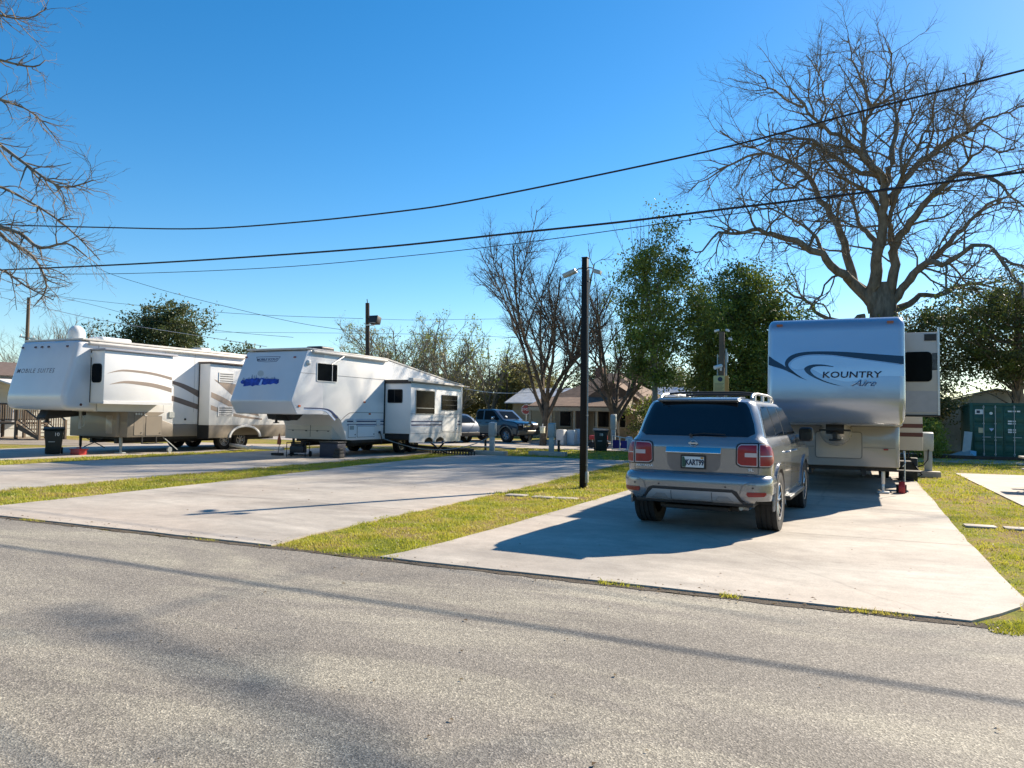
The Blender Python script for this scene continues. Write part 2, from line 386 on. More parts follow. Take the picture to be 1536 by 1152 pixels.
# control joints in the pads
jm=seam
def joint(pts,w=0.012,z=PADZ+0.004):
    mb=MB(); a=Vector(pts[0]);b=Vector(pts[1]);d=(b-a).normalized();n=Vector((-d.y,d.x))*w/2
    mb.add([(*(a+n),z),(*(b+n),z),(*(b-n),z),(*(a-n),z)],[(0,1,2,3)])
    o=mb.build('control_joint',mat('joint_dark',(0.17,0.15,0.13),0.9),smooth=None); tag(o,kind='structure')
for y in (11.2,14.9,19.3): joint(((-4.4,y),(1.38,y)))
for y in (10.6,14.4,18.4,22.4): joint(((-12.5,y),(-6.5,y)))
for y in (12,17,22): joint(((-21.1,y),(-14.9,y)))
# stepping stones
def stone(x,y,rz,label,s=(0.42,0.26)):
    mb=MB(); mb.prism(rrect(-s[0]/2,s[0]/2,-s[1]/2,s[1]/2,0.03),'Z',0.0,0.03)
    o=mb.build('stepping_stone',concrete,loc=(x,y,0),rot=(0,0,rz),bevel=0.008); tag(o,label,'paving stone','concrete stepping stones in the grass strips')
for px,py,lb in ((775,744,'left one of three concrete stepping stones beside the black pole'),(815,747,'middle one of three concrete stepping stones beside the black pole'),(850,749,'right one of three concrete stepping stones beside the black pole'),
                 (1470,791,'flat concrete stone in the lawn right of the driveway, wholly in view'),(1531,795,'flat concrete stone in the lawn cut off by the right edge')):
    p=gnd(px,py); stone(p.x,p.y,0.05,lb)
p=gnd(722,728)
# grass blades
def grass(name,region,n,hmin,hmax,seed,w=0.006,dens=None):
    rg=np.random.default_rng(seed); (x0,x1,y0,y1)=region[:4]; test=region[4]
    P=np.column_stack([rg.uniform(x0,x1,n),rg.uniform(y0,y1,n)])
    keep=np.array([test(a,b) for a,b in P]); P=P[keep]
    # clumping
    cl=np.sin(P[:,0]*5.3+1.7*np.sin(P[:,1]*3.1))*np.sin(P[:,1]*4.7+1.3*np.sin(P[:,0]*2.9))
    P=P[rg.random(len(P))<0.55+0.45*cl]; k=len(P)
    cl=np.sin(P[:,0]*5.3+1.7*np.sin(P[:,1]*3.1))*np.sin(P[:,1]*4.7+1.3*np.sin(P[:,0]*2.9))
    a=rg.uniform(0,2*math.pi,k); h=rg.uniform(hmin,hmax,k)*(0.8+0.5*np.clip(cl,0,1)); t=rg.uniform(0,2*math.pi,k); lean=rg.uniform(0.2,1.1,k)*h
    w_=rg.uniform(0.6,1.5,k)*w
    b0=np.column_stack([P[:,0]-np.cos(a)*w_,P[:,1]-np.sin(a)*w_,np.zeros(k)]); b1=np.column_stack([P[:,0]+np.cos(a)*w_,P[:,1]+np.sin(a)*w_,np.zeros(k)])
    tp=np.column_stack([P[:,0]+np.cos(t)*lean,P[:,1]+np.sin(t)*lean,h])
    V=np.stack([b0,b1,tp],1).reshape(-1,3); Fc=np.arange(k*3).reshape(-1,3)
    me=arr_mesh(name,V,Fc); o=finish(me,name,grass_m,smooth=None); tag(o,kind='stuff'); return o
def arr_mesh(name,V,Fc):
    me=bpy.data.meshes.new(name); nv=len(V); nf,k=Fc.shape
    me.vertices.add(nv); me.vertices.foreach_set('co',np.asarray(V,dtype=np.float32).ravel())
    me.loops.add(nf*k); me.loops.foreach_set('vertex_index',Fc.astype(np.int32).ravel())
    me.polygons.add(nf); me.polygons.foreach_set('loop_start',np.arange(0,nf*k,k,dtype=np.int32))
    me.update(calc_edges=True); return me
def in_strip1(x,y):
    l=interp(y,[(7,-6.3),(10,-6.4),(14.2,-6.48),(20,-6.8),(26,-7)]); r=interp(y,[(7,-4.62),(10,-4.5),(17,-4.36),(27,-4.2)])
    wob=0.05*math.sin(y*3.1)+0.03*math.sin(y*8.3)
    return l-0.07+wob<x<r+0.05+0.04*math.sin(y*5.7)
grass('grass',(-7.2,-4.1,6.98,13,in_strip1),60000,0.015,0.045,1)
grass('grass',(-7.2,-4.1,13,27,in_strip1),45000,0.03,0.06,2,0.009)
grass('grass',(-15.2,-12.3,7,27,lambda x,y: interp(y,[(7,-14.6),(9.2,-14.85),(14,-15.05)])-0.05<x<interp(y,[(8,-12.5),(12.4,-12.75),(19,-13.5),(26,-13.8)])+0.06),55000,0.03,0.06,3,0.009)
grass('grass',(-23.5,-21,9,27,lambda x,y: x>interp(y,[(14,-23.1),(21,-22.4)])-.05),22000,0.03,0.07,4,0.012)
grass('grass',(1.3,6.5,7.15,17,lambda x,y:x>interp(y,[(7.0,0.95),(7.42,1.15),(8.1,1.37),(11.6,1.36),(18,1.45)]) and not (x>2.95 and y>16.4)),55000,0.015,0.045,5,0.007)
grass('grass',(1.45,7,17,38,lambda x,y: x<2.9 or y>27.2),30000,0.03,0.07,6,0.013)
grass('grass',(-14,-2,26.5,33,lambda x,y: not(-4.2<x and y<27)),20000,0.03,0.08,7,0.014)
grass('grass',(-12,1.2,6.93,7.04,lambda x,y: math.sin(x*2.3)+math.sin(x*5.9+1)+math.sin(x*1.1+2)>0.9),9000,0.012,0.04,8)
grass('grass',(0.9,2.6,6.75,7.6,lambda x,y: y<7.05+(x-.9)*.8 and x>0.95 and math.sin(x*7)+math.sin(y*11)>-.3),9000,0.015,0.05,9)
# dry leaf litter on the road edge and pads
def litter():
    rg=np.random.default_rng(77); V=[];
    spots=[(rg.uniform(-12,1.2),rg.uniform(6.8,7.15)) for _ in range(240)]+[(rg.uniform(-12,1.2),rg.uniform(7.2,16)) for _ in range(60)]+[(rg.uniform(-6,3),rg.uniform(2,6.8)) for _ in range(60)]+[(rg.uniform(-6.3,-4.6),rg.uniform(7,14)) for _ in range(120)]+[(rg.uniform(1.3,3.5),rg.uniform(7.2,16)) for _ in range(120)]
    for x,y in spots:
        a=rg.uniform(0,6.28); s=rg.uniform(0.008,0.022); z=0.045 if 7<y else 0.012; c,si=math.cos(a)*s,math.sin(a)*s
        V+= [(x-c,y-si,z),(x+si*.6,y-c*.6,z+s*.5),(x+c,y+si,z+.002),(x-si*.6,y+c*.6,z+s*.4)]
    me=arr_mesh('leaf_litter',np.array(V),np.arange(len(V)).reshape(-1,4)); o=finish(me,'leaf_litter',leaf_br,smooth=None); tag(o,kind='stuff')
litter()
# ================================================================ trees
def chains_mesh(name,chains):
    V=[];Fq=[];off=0
    for pts,rad in chains:
        rm=rad[0]; n=10 if rm>0.15 else 6 if rm>0.05 else 4 if rm>0.018 else 3
        P=np.asarray(pts,float); Rr=np.asarray(rad,float); k=len(P)
        d=np.gradient(P,axis=0); d/=np.linalg.norm(d,axis=1)[:,None]+1e-9
        ref=np.tile([0.31,0.13,0.94],(k,1)); a=np.cross(d,ref); a/=np.linalg.norm(a,axis=1)[:,None]+1e-9; b=np.cross(d,a)
        t=np.arange(n)*2*math.pi/n
        ring=P[:,None,:]+Rr[:,None,None]*(a[:,None,:]*np.cos(t)[None,:,None]+b[:,None,:]*np.sin(t)[None,:,None])
        V.append(ring.reshape(-1,3)); i=np.arange(k-1)[:,None]*n; j=np.arange(n)[None,:]; j2=(j+1)%n
        Fq.append(np.stack([off+i+j,off+i+j2,off+i+n+j2,off+i+n+j],-1).reshape(-1,4)); off+=k*n
    return arr_mesh(name,np.concatenate(V),np.concatenate(Fq))
def wander(rg,p,d,L,r0,r1,nseg,wob,trop):
    pts=[np.array(p,float)]; rad=[r0]; d=np.array(d,float); d/=np.linalg.norm(d)
    for i in range(nseg):
        d=d+rg.normal(0,wob,3)+np.array([0,0,trop]); d/=np.linalg.norm(d)
        pts.append(pts[-1]+d*L/nseg); rad.append(r0+(r1-r0)*((i+1)/nseg)**0.8)
    return pts,rad
def sprout(rg,chain,out,levels,lv=0):
    """levels: list of dict(n per metre, len range, ang, wob, trop, rfac)"""
    if lv>=len(levels): return
    L=levels[lv]; pts,rad=chain; P=np.array(pts); seg=np.linalg.norm(np.diff(P,axis=0),axis=1); tot=seg.sum()
    n=max(1,int(rg.poisson(L['n']*tot))) if L['n']*tot>0 else 0
    cum=np.concatenate([[0],np.cumsum(seg)])
    for q in range(n):
        s=rg.uniform(L.get('from',0.2),1.0)*tot; i=min(np.searchsorted(cum,s)-1,len(seg)-1); i=max(i,0)
        f=(s-cum[i])/(seg[i]+1e-9); p=P[i]+(P[i+1]-P[i])*f; r=rad[i]+(rad[i+1]-rad[i])*f
        d=(P[i+1]-P[i])/(seg[i]+1e-9); rnd=rg.normal(0,1,3); perp=rnd-d*rnd.dot(d); perp/=np.linalg.norm(perp)+1e-9
        a=R_(rg.uniform(*L['ang'])); dd=d*math.cos(a)+perp*math.sin(a)
        ln=rg.uniform(*L['len'])*(1-0.45*s/tot); r0=min(r*0.75,L['r']*rg.uniform(.7,1.2))
        if r0<0.003: r0=0.003
        c=wander(rg,p,dd,ln,r0,max(r0*0.35,0.0025),L.get('seg',5),L['wob'],L['trop'])
        out.append(c); sprout(rg,c,out,levels,lv+1)
def leaves(rg,centers,spread,per,size,name,m,parent,flat=0.0,mix=None):
    nc=len(centers); C=np.repeat(np.asarray(centers,float),per,axis=0); k=len(C); cid=np.repeat(np.arange(nc),per)
    P=C+rg.normal(0,1,(k,3))*np.asarray(spread)*np.repeat(rg.uniform(0.45,1.45,nc),per)[:,None]
    a=rg.normal(0,1,(k,3)); a/=np.linalg.norm(a,axis=1)[:,None]; b=np.cross(a,rg.normal(0,1,(k,3))); b/=np.linalg.norm(b,axis=1)[:,None]+1e-9
    s=(size*rg.uniform(0.6,1.35,k))[:,None]; a=a*s; b=b*s*0.5
    V=np.stack([P-a,P+b*0.9,P+a,P-b],1).reshape(-1,3); Fc=np.arange(k*4).reshape(-1,4)
    V[:,2]=np.maximum(V[:,2],0.02)
    me=arr_mesh(name,V,Fc)
    if mix:
        hi=(cid%4==0)|(rg.random(k)<0.10); me.polygons.foreach_set('material_index',hi.astype(np.int32))
    return finish(me,name,[m,mix] if mix else m,parent,smooth=None)
def wood_parts(root,trunk,limbs,m,mt=None):
    finish(chains_mesh('trunk',trunk),'trunk',m,root,smooth=60)
    if limbs: finish(chains_mesh('branches',limbs),'branches',mt or m,root,smooth=60)
def local(root,chs):
    o=np.array(root.location); return [([np.array(p)-o for p in pts],rad) for pts,rad in chs]
# --- the great bare pecan behind the silver trailer
def pecan():
    rg=np.random.default_rng(11); Y0=45.0; K=45/31
    root=thing('bare_tree','huge bare spreading tree rising behind the silver fifth wheel trailer','tree',(1.52,Y0,0))
    def px(pts,dy): # crop coords of the tree photograph area
        out=[]
        for i,(a,b) in enumerate(pts):
            f=i/(len(pts)-1); out.append(atY(980+a/2.4,(1130-(1130-b)*.93)/2.4,Y0+1.4*dy*f**1.2))
        return [np.array(p) for p in smooth_curve(out,3)]
    T=[]
    base=atY(1326,473,Y0)
    tr=([np.array((1.5,Y0,-0.1)),np.array((1.5,Y0,0.6)),np.array((1.52,Y0,3)),np.array((base.x,Y0,5.6)),np.array((base.x,Y0,7.4)),np.array((base.x,Y0,9.0))],[1.3,0.98,0.86,0.80,0.70,0.45])
    T.append(tr)
    limbs=[
     ([(800,1120),(790,1040),(805,960),(815,880),(825,780),(830,660),(820,600),(760,530),(690,460),(610,410),(540,330),(490,250)],-3,0.40),
     ([(830,700),(845,600),(855,520),(872,430),(876,380),(870,300),(850,220)],1.5,0.24),
     ([(826,620),(790,560),(757,500),(760,400),(782,330),(760,250),(715,150),(700,60)],3,0.24),
     ([(812,900),(780,830),(740,780),(715,700),(680,640),(600,560)],4,0.20),
     ([(790,1090),(720,1010),(690,980),(620,920),(540,860),(440,830),(380,805),(300,820),(240,820),(150,900)],-4,0.34),
     ([(795,1080),(730,1010),(692,900),(660,780),(600,690),(560,600),(480,540),(410,510),(330,530),(230,580),(140,640)],3,0.30),
     ([(840,1090),(865,980),(880,860),(930,780),(1000,680),(1090,600),(1180,590),(1260,640),(1330,720)],-3,0.32),
     ([(845,700),(900,620),(970,540),(1050,470),(1130,430),(1200,370),(1290,350),(1400,290)],4,0.24),
     ([(855,1090),(920,1000),(985,940),(1060,930),(1150,870),(1210,870),(1280,950),(1330,1060)],-4,0.24),
     ([(860,1080),(930,980),(1040,890),(1110,800),(1200,710),(1270,670),(1360,600)],4,0.24),
     ([(850,1130),(900,1100),(960,1060),(1050,1050),(1150,1010),(1300,1060)],2,0.26),
     ([(760,1140),(700,1160),(605,1130),(560,1080),(480,1050),(400,1055),(330,1080)],-3,0.17),
     ([(828,800),(800,700),(760,660),(680,600),(590,500),(545,420)],-2,0.20),
     ([(870,900),(850,820),(860,740),(900,600),(960,470),(1000,380),(1060,300)],-3,0.18),
     ([(620,915),(560,800),(470,750),(380,700),(300,680)],4,0.13),
     ([(700,980),(640,990),(590,1080),(560,1120)],-2,0.10),
     ([(1090,600),(1150,520),(1230,490),(1300,500)],-3,0.11),
     ([(560,600),(500,640),(430,650),(360,720)],-3,0.10),
     ([(820,600),(700,560),(560,460),(430,460),(330,480),(240,420)],-4,0.15),
     ([(782,340),(830,260),(850,180),(860,100)],-2,0.10),
     ([(1130,430),(1120,340),(1130,260),(1120,190)],2,0.09),
     ([(540,330),(440,270),(380,210)],-2,0.08),
     ([(610,410),(620,300),(600,200),(560,130)],3,0.09),
     ([(900,620),(890,500),(930,360),(900,250),(920,160)],3,0.10),
     ([(970,540),(1000,450),(1010,340),(1020,230)],-3,0.09),
    ]
    br=[];main=[]
    for pts,dy,r in limbs:
        P=px(pts,dy); n=len(P); rad=[max(0.035,r*1.0*(1-0.90*(i/(n-1))**0.75)) for i in range(n)]
        P=[p+rg.normal(0,0.06,3)*(i>0) for i,p in enumerate(P)]
        main.append((P,rad))
    lv=[dict(n=1.7,len=(2.0,5.0),ang=(28,72),wob=0.17,trop=0.02,r=0.060,seg=9,**{'from':0.18}),
        dict(n=2.5,len=(0.9,2.4),ang=(25,65),wob=0.17,trop=0.02,r=0.028,seg=6),
        dict(n=2.6,len=(0.5,1.4),ang=(20,60),wob=0.16,trop=0.05,r=0.016,seg=3)]
    for c in main: sprout(rg,c,br,lv)
    wood_parts(root,local(root,T),local(root,main+br),bark,bark)
    return len(br)
pecan()
def bare_tree(label,x,y,h,r,seed,stems=4,spread=0.35,tw=1.0,group=None,m=bark,lean=0.0,rmin=1.0,extra=()):
    rg=np.random.default_rng(seed); root=thing('bare_tree',label,'tree',(x,y,0),group=group)
    T=[wander(rg,(0,0,-0.1),(lean,0,1),h*0.22,r,r*0.8,5,0.05,0.0)]; top=T[0][0][-1]; main=[]; br=[]
    for i in range(stems):
        a=2*math.pi*i/stems+rg.uniform(-.4,.4); s=spread*rg.uniform(.7,1.25)
        c=wander(rg,T[0][0][3+rg.integers(0,3)],(math.cos(a)*s+lean,math.sin(a)*s,1),h*rg.uniform(.62,.8),r*0.62,0.03,12,0.07,0.02); main.append(c)
        for j in range(3):
            k=rg.integers(2,8); p=c[0][k]; b=a+rg.uniform(-1.2,1.2); s2=rg.uniform(.5,1.1)
            main.append(wander(rg,p,(math.cos(b)*s2,math.sin(b)*s2,1),h*rg.uniform(.3,.5),c[1][k]*.6,0.02,9,0.09,0.02))
    for e in extra: main.append(([np.array(p,float) for p in e[0]],e[1]))
    lv=[dict(n=2.2*tw,len=(h*.09,h*.22),ang=(20,55),wob=0.13,trop=0.05,r=0.028*rmin,seg=6,**{'from':0.15}),
        dict(n=3.0*tw,len=(h*.04,h*.11),ang=(20,50),wob=0.13,trop=0.05,r=0.013*rmin,seg=4),
        dict(n=1.8*tw,len=(0.2,0.6),ang=(20,50),wob=0.12,trop=0.04,r=0.008*rmin,seg=3)]
    for c in main: sprout(rg,c,br,lv)
    wood_parts(root,T,main+br,m,m); return root,br
bare_tree('bare leafless tree with many thin upright limbs left of the black pole',-14.8,36.8,10.9,0.20,21,7,0.50,1.5,m=bark_m)
bare_tree('bare leafless tree with leaning limbs right behind the black pole',-10.6,36.2,9.6,0.17,22,6,0.55,1.4,m=bark_m)
def leafy(label,x,y,h,r,cr,cz,chh,seed,m,nclump,per,size,spread,name='evergreen_tree',group=None,bm=bark,bare_top=0,asym=0.0,clear=0.0,mix=None):
    rg=np.random.default_rng(seed); root=thing(name,label,'tree' if 'tree' in name else 'shrub',(x,y,0),group=group)
    T=[wander(rg,(0,0,-0.1),(0,0,1),h*0.85,r,r*.25,10,0.04,0.02)]; limbs=[]; cent=[]
    for i in range(nclump):
        v=rg.normal(0,1,3); v/=np.linalg.norm(v); q=rg.uniform(0.35,1.0)**0.6
        k=1+0.28*math.sin(3*math.atan2(v[1],v[0])+seed)+0.18*rg.normal()
        c=np.array([v[0]*cr*q*k+asym*v[2],v[1]*cr*q*k,cz+v[2]*chh*q*(1+.12*rg.normal())]); c[2]=max(c[2],clear+0.2); cent.append(c)
        if i%3==0:
            t=min(max((c[2]-0.25*cr)/(h*.85),0.15),0.98)*10; j=int(t); p=T[0][0][j]
            L=np.linalg.norm(c-p); limbs.append(wander(rg,p,c-p,L,min(T[0][1][j]*.5,0.05),0.008,6,0.06,0.0))
    for i in range(bare_top):
        p=T[0][0][8]+rg.normal(0,.25,3)*np.array([1,1,.3]); c=wander(rg,p,(rg.uniform(-.35,.35),rg.uniform(-.35,.35),1),h*rg.uniform(.2,.38),.02,.005,6,.04,0.02); limbs.append(c)
        sprout(rg,c,limbs,[dict(n=3,len=(.3,.8),ang=(15,35),wob=.08,trop=.08,r=.007,seg=3)])
    wood_parts(root,T,limbs,bm)
    sizes=rg.uniform(.6,1.4,len(cent))
    leaves(rg,cent,(spread,spread,spread*.75),per,size,'crown',m,root,mix=mix)
    return root
leafy('tall slender evergreen with pale bare trunk and bare twigs above its crown',-7.65,32,10.4,0.17,1.6,6.5,3.6,31,leaf_ev,190,130,0.065,0.30,bm=bark_l,bare_top=22,clear=2.9,mix=leaf_gr)
leafy('broad dark green evergreen behind the pole with the yellow sign',-4.95,37,9.0,0.3,2.5,4.9,3.8,32,leaf_ev,440,150,0.075,0.33,clear=0.4,mix=leaf_gr)
leafy('dark evergreen reaching behind the left edge of the silver trailer',-2.9,41,7.0,0.3,2.0,3.3,2.7,33,leaf_dk,190,120,0.08,0.33,clear=0.4)
leafy('low dense shrub beside the tan house behind the grey suv',-9.6,39.5,3.0,0.08,1.3,1.4,1.4,34,leaf_dk,80,110,0.06,0.26,name='shrub',mix=leaf_gr)
leafy('vine covered dark oak filling the space above the green container',7.6,44,9.2,0.4,4.1,6.0,2.7,35,leaf_dk,300,120,0.085,0.36,clear=3.6,mix=leaf_ev)
leafy('brownish vine covered tree between the trailer slide-out and green container',3.0,42.5,7.2,0.3,1.7,3.6,3.1,36,leaf_ol,230,100,0.07,0.34,clear=0.5,mix=leaf_dk)
leafy('dark evergreen tree at the right edge of the photo behind the shed roof',15.5,60,10.0,0.4,5.2,6.2,3.8,37,leaf_dk,220,110,0.1,0.45,clear=1.0)
leafy('bright green bush left of the leaning boards and green container',3.0,36.6,1.7,0.05,0.75,0.85,0.75,38,leaf_gr,55,110,0.05,0.17,name='shrub')
leafy('large dark magnolia rising over the roof of the left white trailer',-42.3,36.5,8.9,0.4,2.7,5.6,3.2,39,leaf_dk,240,120,0.10,0.36,clear=1.0)
leafy('smaller dark magnolia just right of the large one over the trailer roof',-44.5,45,6.6,0.3,2.2,4.2,2.3,40,leaf_dk,130,100,0.11,0.42,clear=1.0)
leafy('dark evergreen behind the tan hip roof of the house',-14.3,60,7.2,0.3,3.9,3.6,2.6,41,leaf_dk,200,90,0.12,0.5)
leafy('dark tree mass left of the tan hip roof and behind the black pole',-18.6,59,6.4,0.3,2.8,3.2,2.4,42,leaf_dk,120,90,0.12,0.5)
leafy('rounded vine covered olive mound behind the dark pickup truck',-24.4,56,5.6,0.3,2.9,3.0,2.8,43,leaf_ol,260,110,0.10,0.42)
leafy('olive shrubby tree left of the vine mound, behind the slide-out roof',-30.2,55,5.2,0.25,3.3,2.6,2.2,44,leaf_ol,220,80,0.11,0.5)
# thin tree row behind the middle trailer
GRP='thin bare trees in the far row behind the white trailers'
rows=[(-80.0,53,11.5,51),(-72,50,11.5,52),(-76.0,57,12.0,53),(-68,54,10.5,54),(-38.8,56,9.6,55),(-34.5,52,9.8,56),(-31.5,50,9.6,57),(-28.6,50,9.2,58),(-26.2,48.5,8.6,59),(-25.2,52,8.4,60)]
names=['leftmost far bare tree, by the utility pole','far reddish bare tree just right of the utility pole','far bare tree above the roof dome of the left trailer','far bare tree left of the dark magnolia',
 'far half bare tree left of the pole with the flood light','far half bare tree directly behind the flood light pole','tall far thin tree with seed tufts above the middle trailer roof','far thin tree above the sloping rear roof of the middle trailer',
 'low far bare tree above the slide-out awning','far bare tree just left of the tall bare tree']
for (x,y,h,s),lb in zip(rows,names):
    rt,br=bare_tree(lb,x,y,h,0.16,s,5,0.42,1.1,group=GRP,m=bark_l if s>54 else bark,rmin=1.5)
    if s>54:
        rg=np.random.default_rng(s+100); ends=[c[0][-1] for c in br if c[0][-1][2]>h*0.3]; idx=rg.permutation(len(ends))[:int(len(ends)*.16)]
        leaves(rg,[ends[i] for i in idx],(0.14,0.14,0.12),5,0.08,'crown',leaf_ol if s%2 else leaf_gr,rt)
# small olive trees on the skyline between trailers
leafy('olive green low tree on the skyline between the two white trailers',-38.0,50,6.2,0.25,2.8,4.0,1.7,61,leaf_ol,110,70,0.10,0.42)
leafy('low dark tree on the skyline just left of the middle trailer nose',-52.5,56,6.8,0.25,3.0,4.6,1.8,62,leaf_dk,110,80,0.12,0.45)
# near tree at the left, trunk outside the frame
def near_left():
    rg=np.random.default_rng(91); root=thing('bare_tree','near bare tree whose branches hang in from the left edge of the photo','tree',(-24.5,13.0,0))
    T=[([np.array(p) for p in ((-24.5,13,-.1),(-24.4,13,2),(-24.3,13.2,4.5),(-23.8,13.3,7))],[.5,.42,.36,.3])]
    Y=13.0
    L=[([(-260,200),(-120,260),(-20,330),(30,350),(60,372),(100,365),(130,385)],0,.10),
       ([(-250,300),(-120,330),(-30,330),(10,360),(50,385),(70,430),(50,460)],1,.09),
       ([(-250,150),(-120,180),(-30,200),(30,240),(90,280),(140,270)],-1,.09),
       ([(-220,60),(-100,60),(0,90),(50,100),(68,90)],1,.07),
       ([(-220,0),(-100,-10),(-10,20),(40,28),(70,12)],-1,.06),
       ([(-230,250),(-120,270),(-20,275),(40,300),(100,340),(150,390)],1,.08),
       ([(-220,110),(-80,130),(0,150),(50,170),(90,215)],1.5,.07),
       ([(-220,350),(-100,390),(-10,400),(40,430),(80,450)],-1,.07)]
    main=[];br=[]
    for pts,dy,r in L:
        P=[np.array(atY(a,b,Y+dy*i/len(pts))) for i,(a,b) in enumerate(pts)]; P=[np.array(q) for q in smooth_curve([T[0][0][2 if r<.08 else 3]]+P,3)]
        n=len(P); main.append((P,[max(.012,r*(1-.85*i/(n-1))) for i in range(n)]))
    lv=[dict(n=4.2,len=(.6,1.9),ang=(25,60),wob=.16,trop=.0,r=.022,seg=7,**{'from':.3}),dict(n=3.8,len=(.3,1.0),ang=(25,60),wob=.15,trop=.02,r=.010,seg=5),dict(n=3.0,len=(.15,.4),ang=(20,55),wob=.12,trop=.02,r=.006,seg=3)]
    for c in main: sprout(rg,c,br,lv)
    wood_parts(root,local(root,T),local(root,main+br),bark)
    o=np.array(root.location); ends=[np.array(c[0][-1])-o for c in br if -15.6<c[0][-1][0] and c[0][-1][2]<5.2]; ends=[e for e in ends if True]
    if ends:
        idx=rg.permutation(len(ends))[:16]; leaves(rg,[ends[i] for i in idx],(.07,.07,.06),5,.035,'leaves',leaf_ye,root)
near_left()
bare_tree('tall bare tree standing outside the photo to the right',27,47,26,0.6,71,7,0.55,0.35,rmin=3.0)
bare_tree('second tall bare tree standing outside the photo to the right',17.5,23,19,0.45,72,6,0.5,0.22,rmin=1.2,extra=[([(0,0,6),(-2,-3,9.5),(-5,-3,12),(-8,-1,14),(-9.33,1.4,14.5),(-10.9,2.65,15.0),(-12.4,3.6,15.3)],[.13,.11,.075,.06,.05,.045,.035])])
for i,(x,y,h) in enumerate(((-30,-30,9),(-19,-34,10),(-8,-31,8),(3,-35,10.5),(13,-30,8.5),(24,-33,9.5),(-42,-33,10))):
    leafy(['widest','second','third','fourth','fifth','sixth','seventh'][i]+' unseen leafy tree across the road behind the viewer',x,y,h,0.3,5.2,h*.5,h*.48,200+i,leaf_dk if i%2 else leaf_ev,90,60,0.30,0.9,group='unseen trees across the road behind the viewer')  # unseen row, put in for dark reflections in glossy paint and glass
# ================================================================ vehicles: common
def wheel(parent,c,R,W,side,spokes=5,rr=0.62,rim_m=None,name='wheel',dark=False,n=28):
    """axis X; side=+1 outer face towards +X"""
    root=bpy.data.objects.new(name,None); COL.objects.link(root); root.parent=parent; root.location=c
    t=MB(); h=W/2; r=R*rr
    prof=[(r,-h*.8),(R*.86,-h),(R*.96,-h*.93),(R,-h*.72)]
    for g in (-.45,0,.45):
        prof+=[(R,h*(g-.07)),(R*.975,h*(g-.055)),(R*.975,h*(g+.055)),(R,h*(g+.07))]
    prof+=[(R,h*.72),(R*.96,h*.93),(R*.86,h),(r,h*.8)]
    t.lathe(prof+[prof[0]],(0,0,0),'X',n); 
    # tread blocks
    for i in range(48):
        a=2*math.pi*i/48
        for s in (-1,1):
            t.box((s*h*.80,math.cos(a)*R*.972,math.sin(a)*R*.972),(h*.30,0.026*R/.4,0.062*R/.4),rx=a)
    t.build('tyre',rubber,root,smooth=40)
    m=MB(); s=side; m.lathe([(r*1.02,h*.82*s),(r*.98,h*.9*s),(r*.9,h*.86*s),(r*.88,h*.2*s),(0.02,h*.1*s),(0,h*.1*s)],(0,0,0),'X',n,mi=1 if dark else 0)
    m.lathe([(r*1.03,h*.80*s),(r*1.0,h*.92*s),(r*.92,h*.90*s),(r*.90,h*.70*s)],(0,0,0),'X',n)
    m.cyl((h*.2*s,0,0),(h*.78*s,0,0),r*.2,r*.16,n=14)
    for i in range(spokes):
        a=2*math.pi*i/spokes+.3
        for da in ((-.10,.10) if spokes<8 else (0,)):
            p0=(h*.62*s,math.cos(a+da*.5)*r*.15,math.sin(a+da*.5)*r*.15); p1=(h*.74*s,math.cos(a+da*2)*r*.92,math.sin(a+da*2)*r*.92)
            m.tube([p0,tuple((u+v)/2 for u,v in zip(p0,p1)),p1],[r*.085,r*.07,r*.065],n=6)
    m.build('rim',[rim_m or rimm,blackp],root,smooth=40)
    return root
def jackleg(parent,x,y,ztop,m=black,w=0.07,name='landing_leg',foot=0.24):
    b=MB(); b.bx(x-w/2,x+w/2,y-w/2,y+w/2,ztop*.35,ztop); b.bx(x-w*.36,x+w*.36,y-w*.36,y+w*.36,.04,ztop*.36)
    b.bx(x-foot/2,x+foot/2,y-foot/2,y+foot/2,PADZ+.002,PADZ+.04); b.build(name,m,parent,bevel=.004)
def side_window(parent,X,u0,u1,v0,v1,bars=(),split=None,name='window',s=1,r=.05,fm=None,bw=.03):
    w=MB(); w.prism(rrect(u0,u1,v0,v1,r),'X',X-.004*s,X+.022*s,0); w.prism(rrect(u0+bw,u1-bw,v0+bw,v1-bw,max(r-bw*.5,.01)),'X',X+.0*s,X+.027*s,1)
    if split is not None: w.bx(*sorted((X+.02*s,X+.034*s)),split-.012,split+.012,v0+bw,v1-bw,0)
    for z in bars: w.bx(*sorted((X+.02*s,X+.036*s)),u0+bw,u1-bw,z-.012,z+.012,0)
    return w.build(name,[fm or black,glass],parent,smooth=30)
def hatch(parent,X,u0,u1,v0,v1,m,r=.03,name='hatch',lock=True):
    w=MB(); w.prism(rrect(u0,u1,v0,v1,r),'X',X-.002,X+.006,1); w.prism(rrect(u0+.012,u1-.012,v0+.012,v1-.012,r),'X',X,X+.012,0)
    if lock: w.cyl((X,u1-.08,v0+.1),(X+.03,u1-.08,v0+.1),.022,n=10,mi=1)
    return w.build(name,[m,seam],parent,smooth=30)
def front_window(parent,Y,u0,u1,v0,v1,r=.05,split=None,name='window',bw=.03,fm=None):
    w=MB(); w.prism(rrect(u0,u1,v0,v1,r),'Y',Y-.022,Y+.004,0); w.prism(rrect(u0+bw,u1-bw,v0+bw,v1-bw,max(r-bw*.5,.01)),'Y',Y-.027,Y,1)
    if split is not None: w.bx(split-.012,split+.012,Y-.034,Y-.02,v0+bw,v1-bw,0)
    return w.build(name,[fm or black,glass],parent,smooth=30)
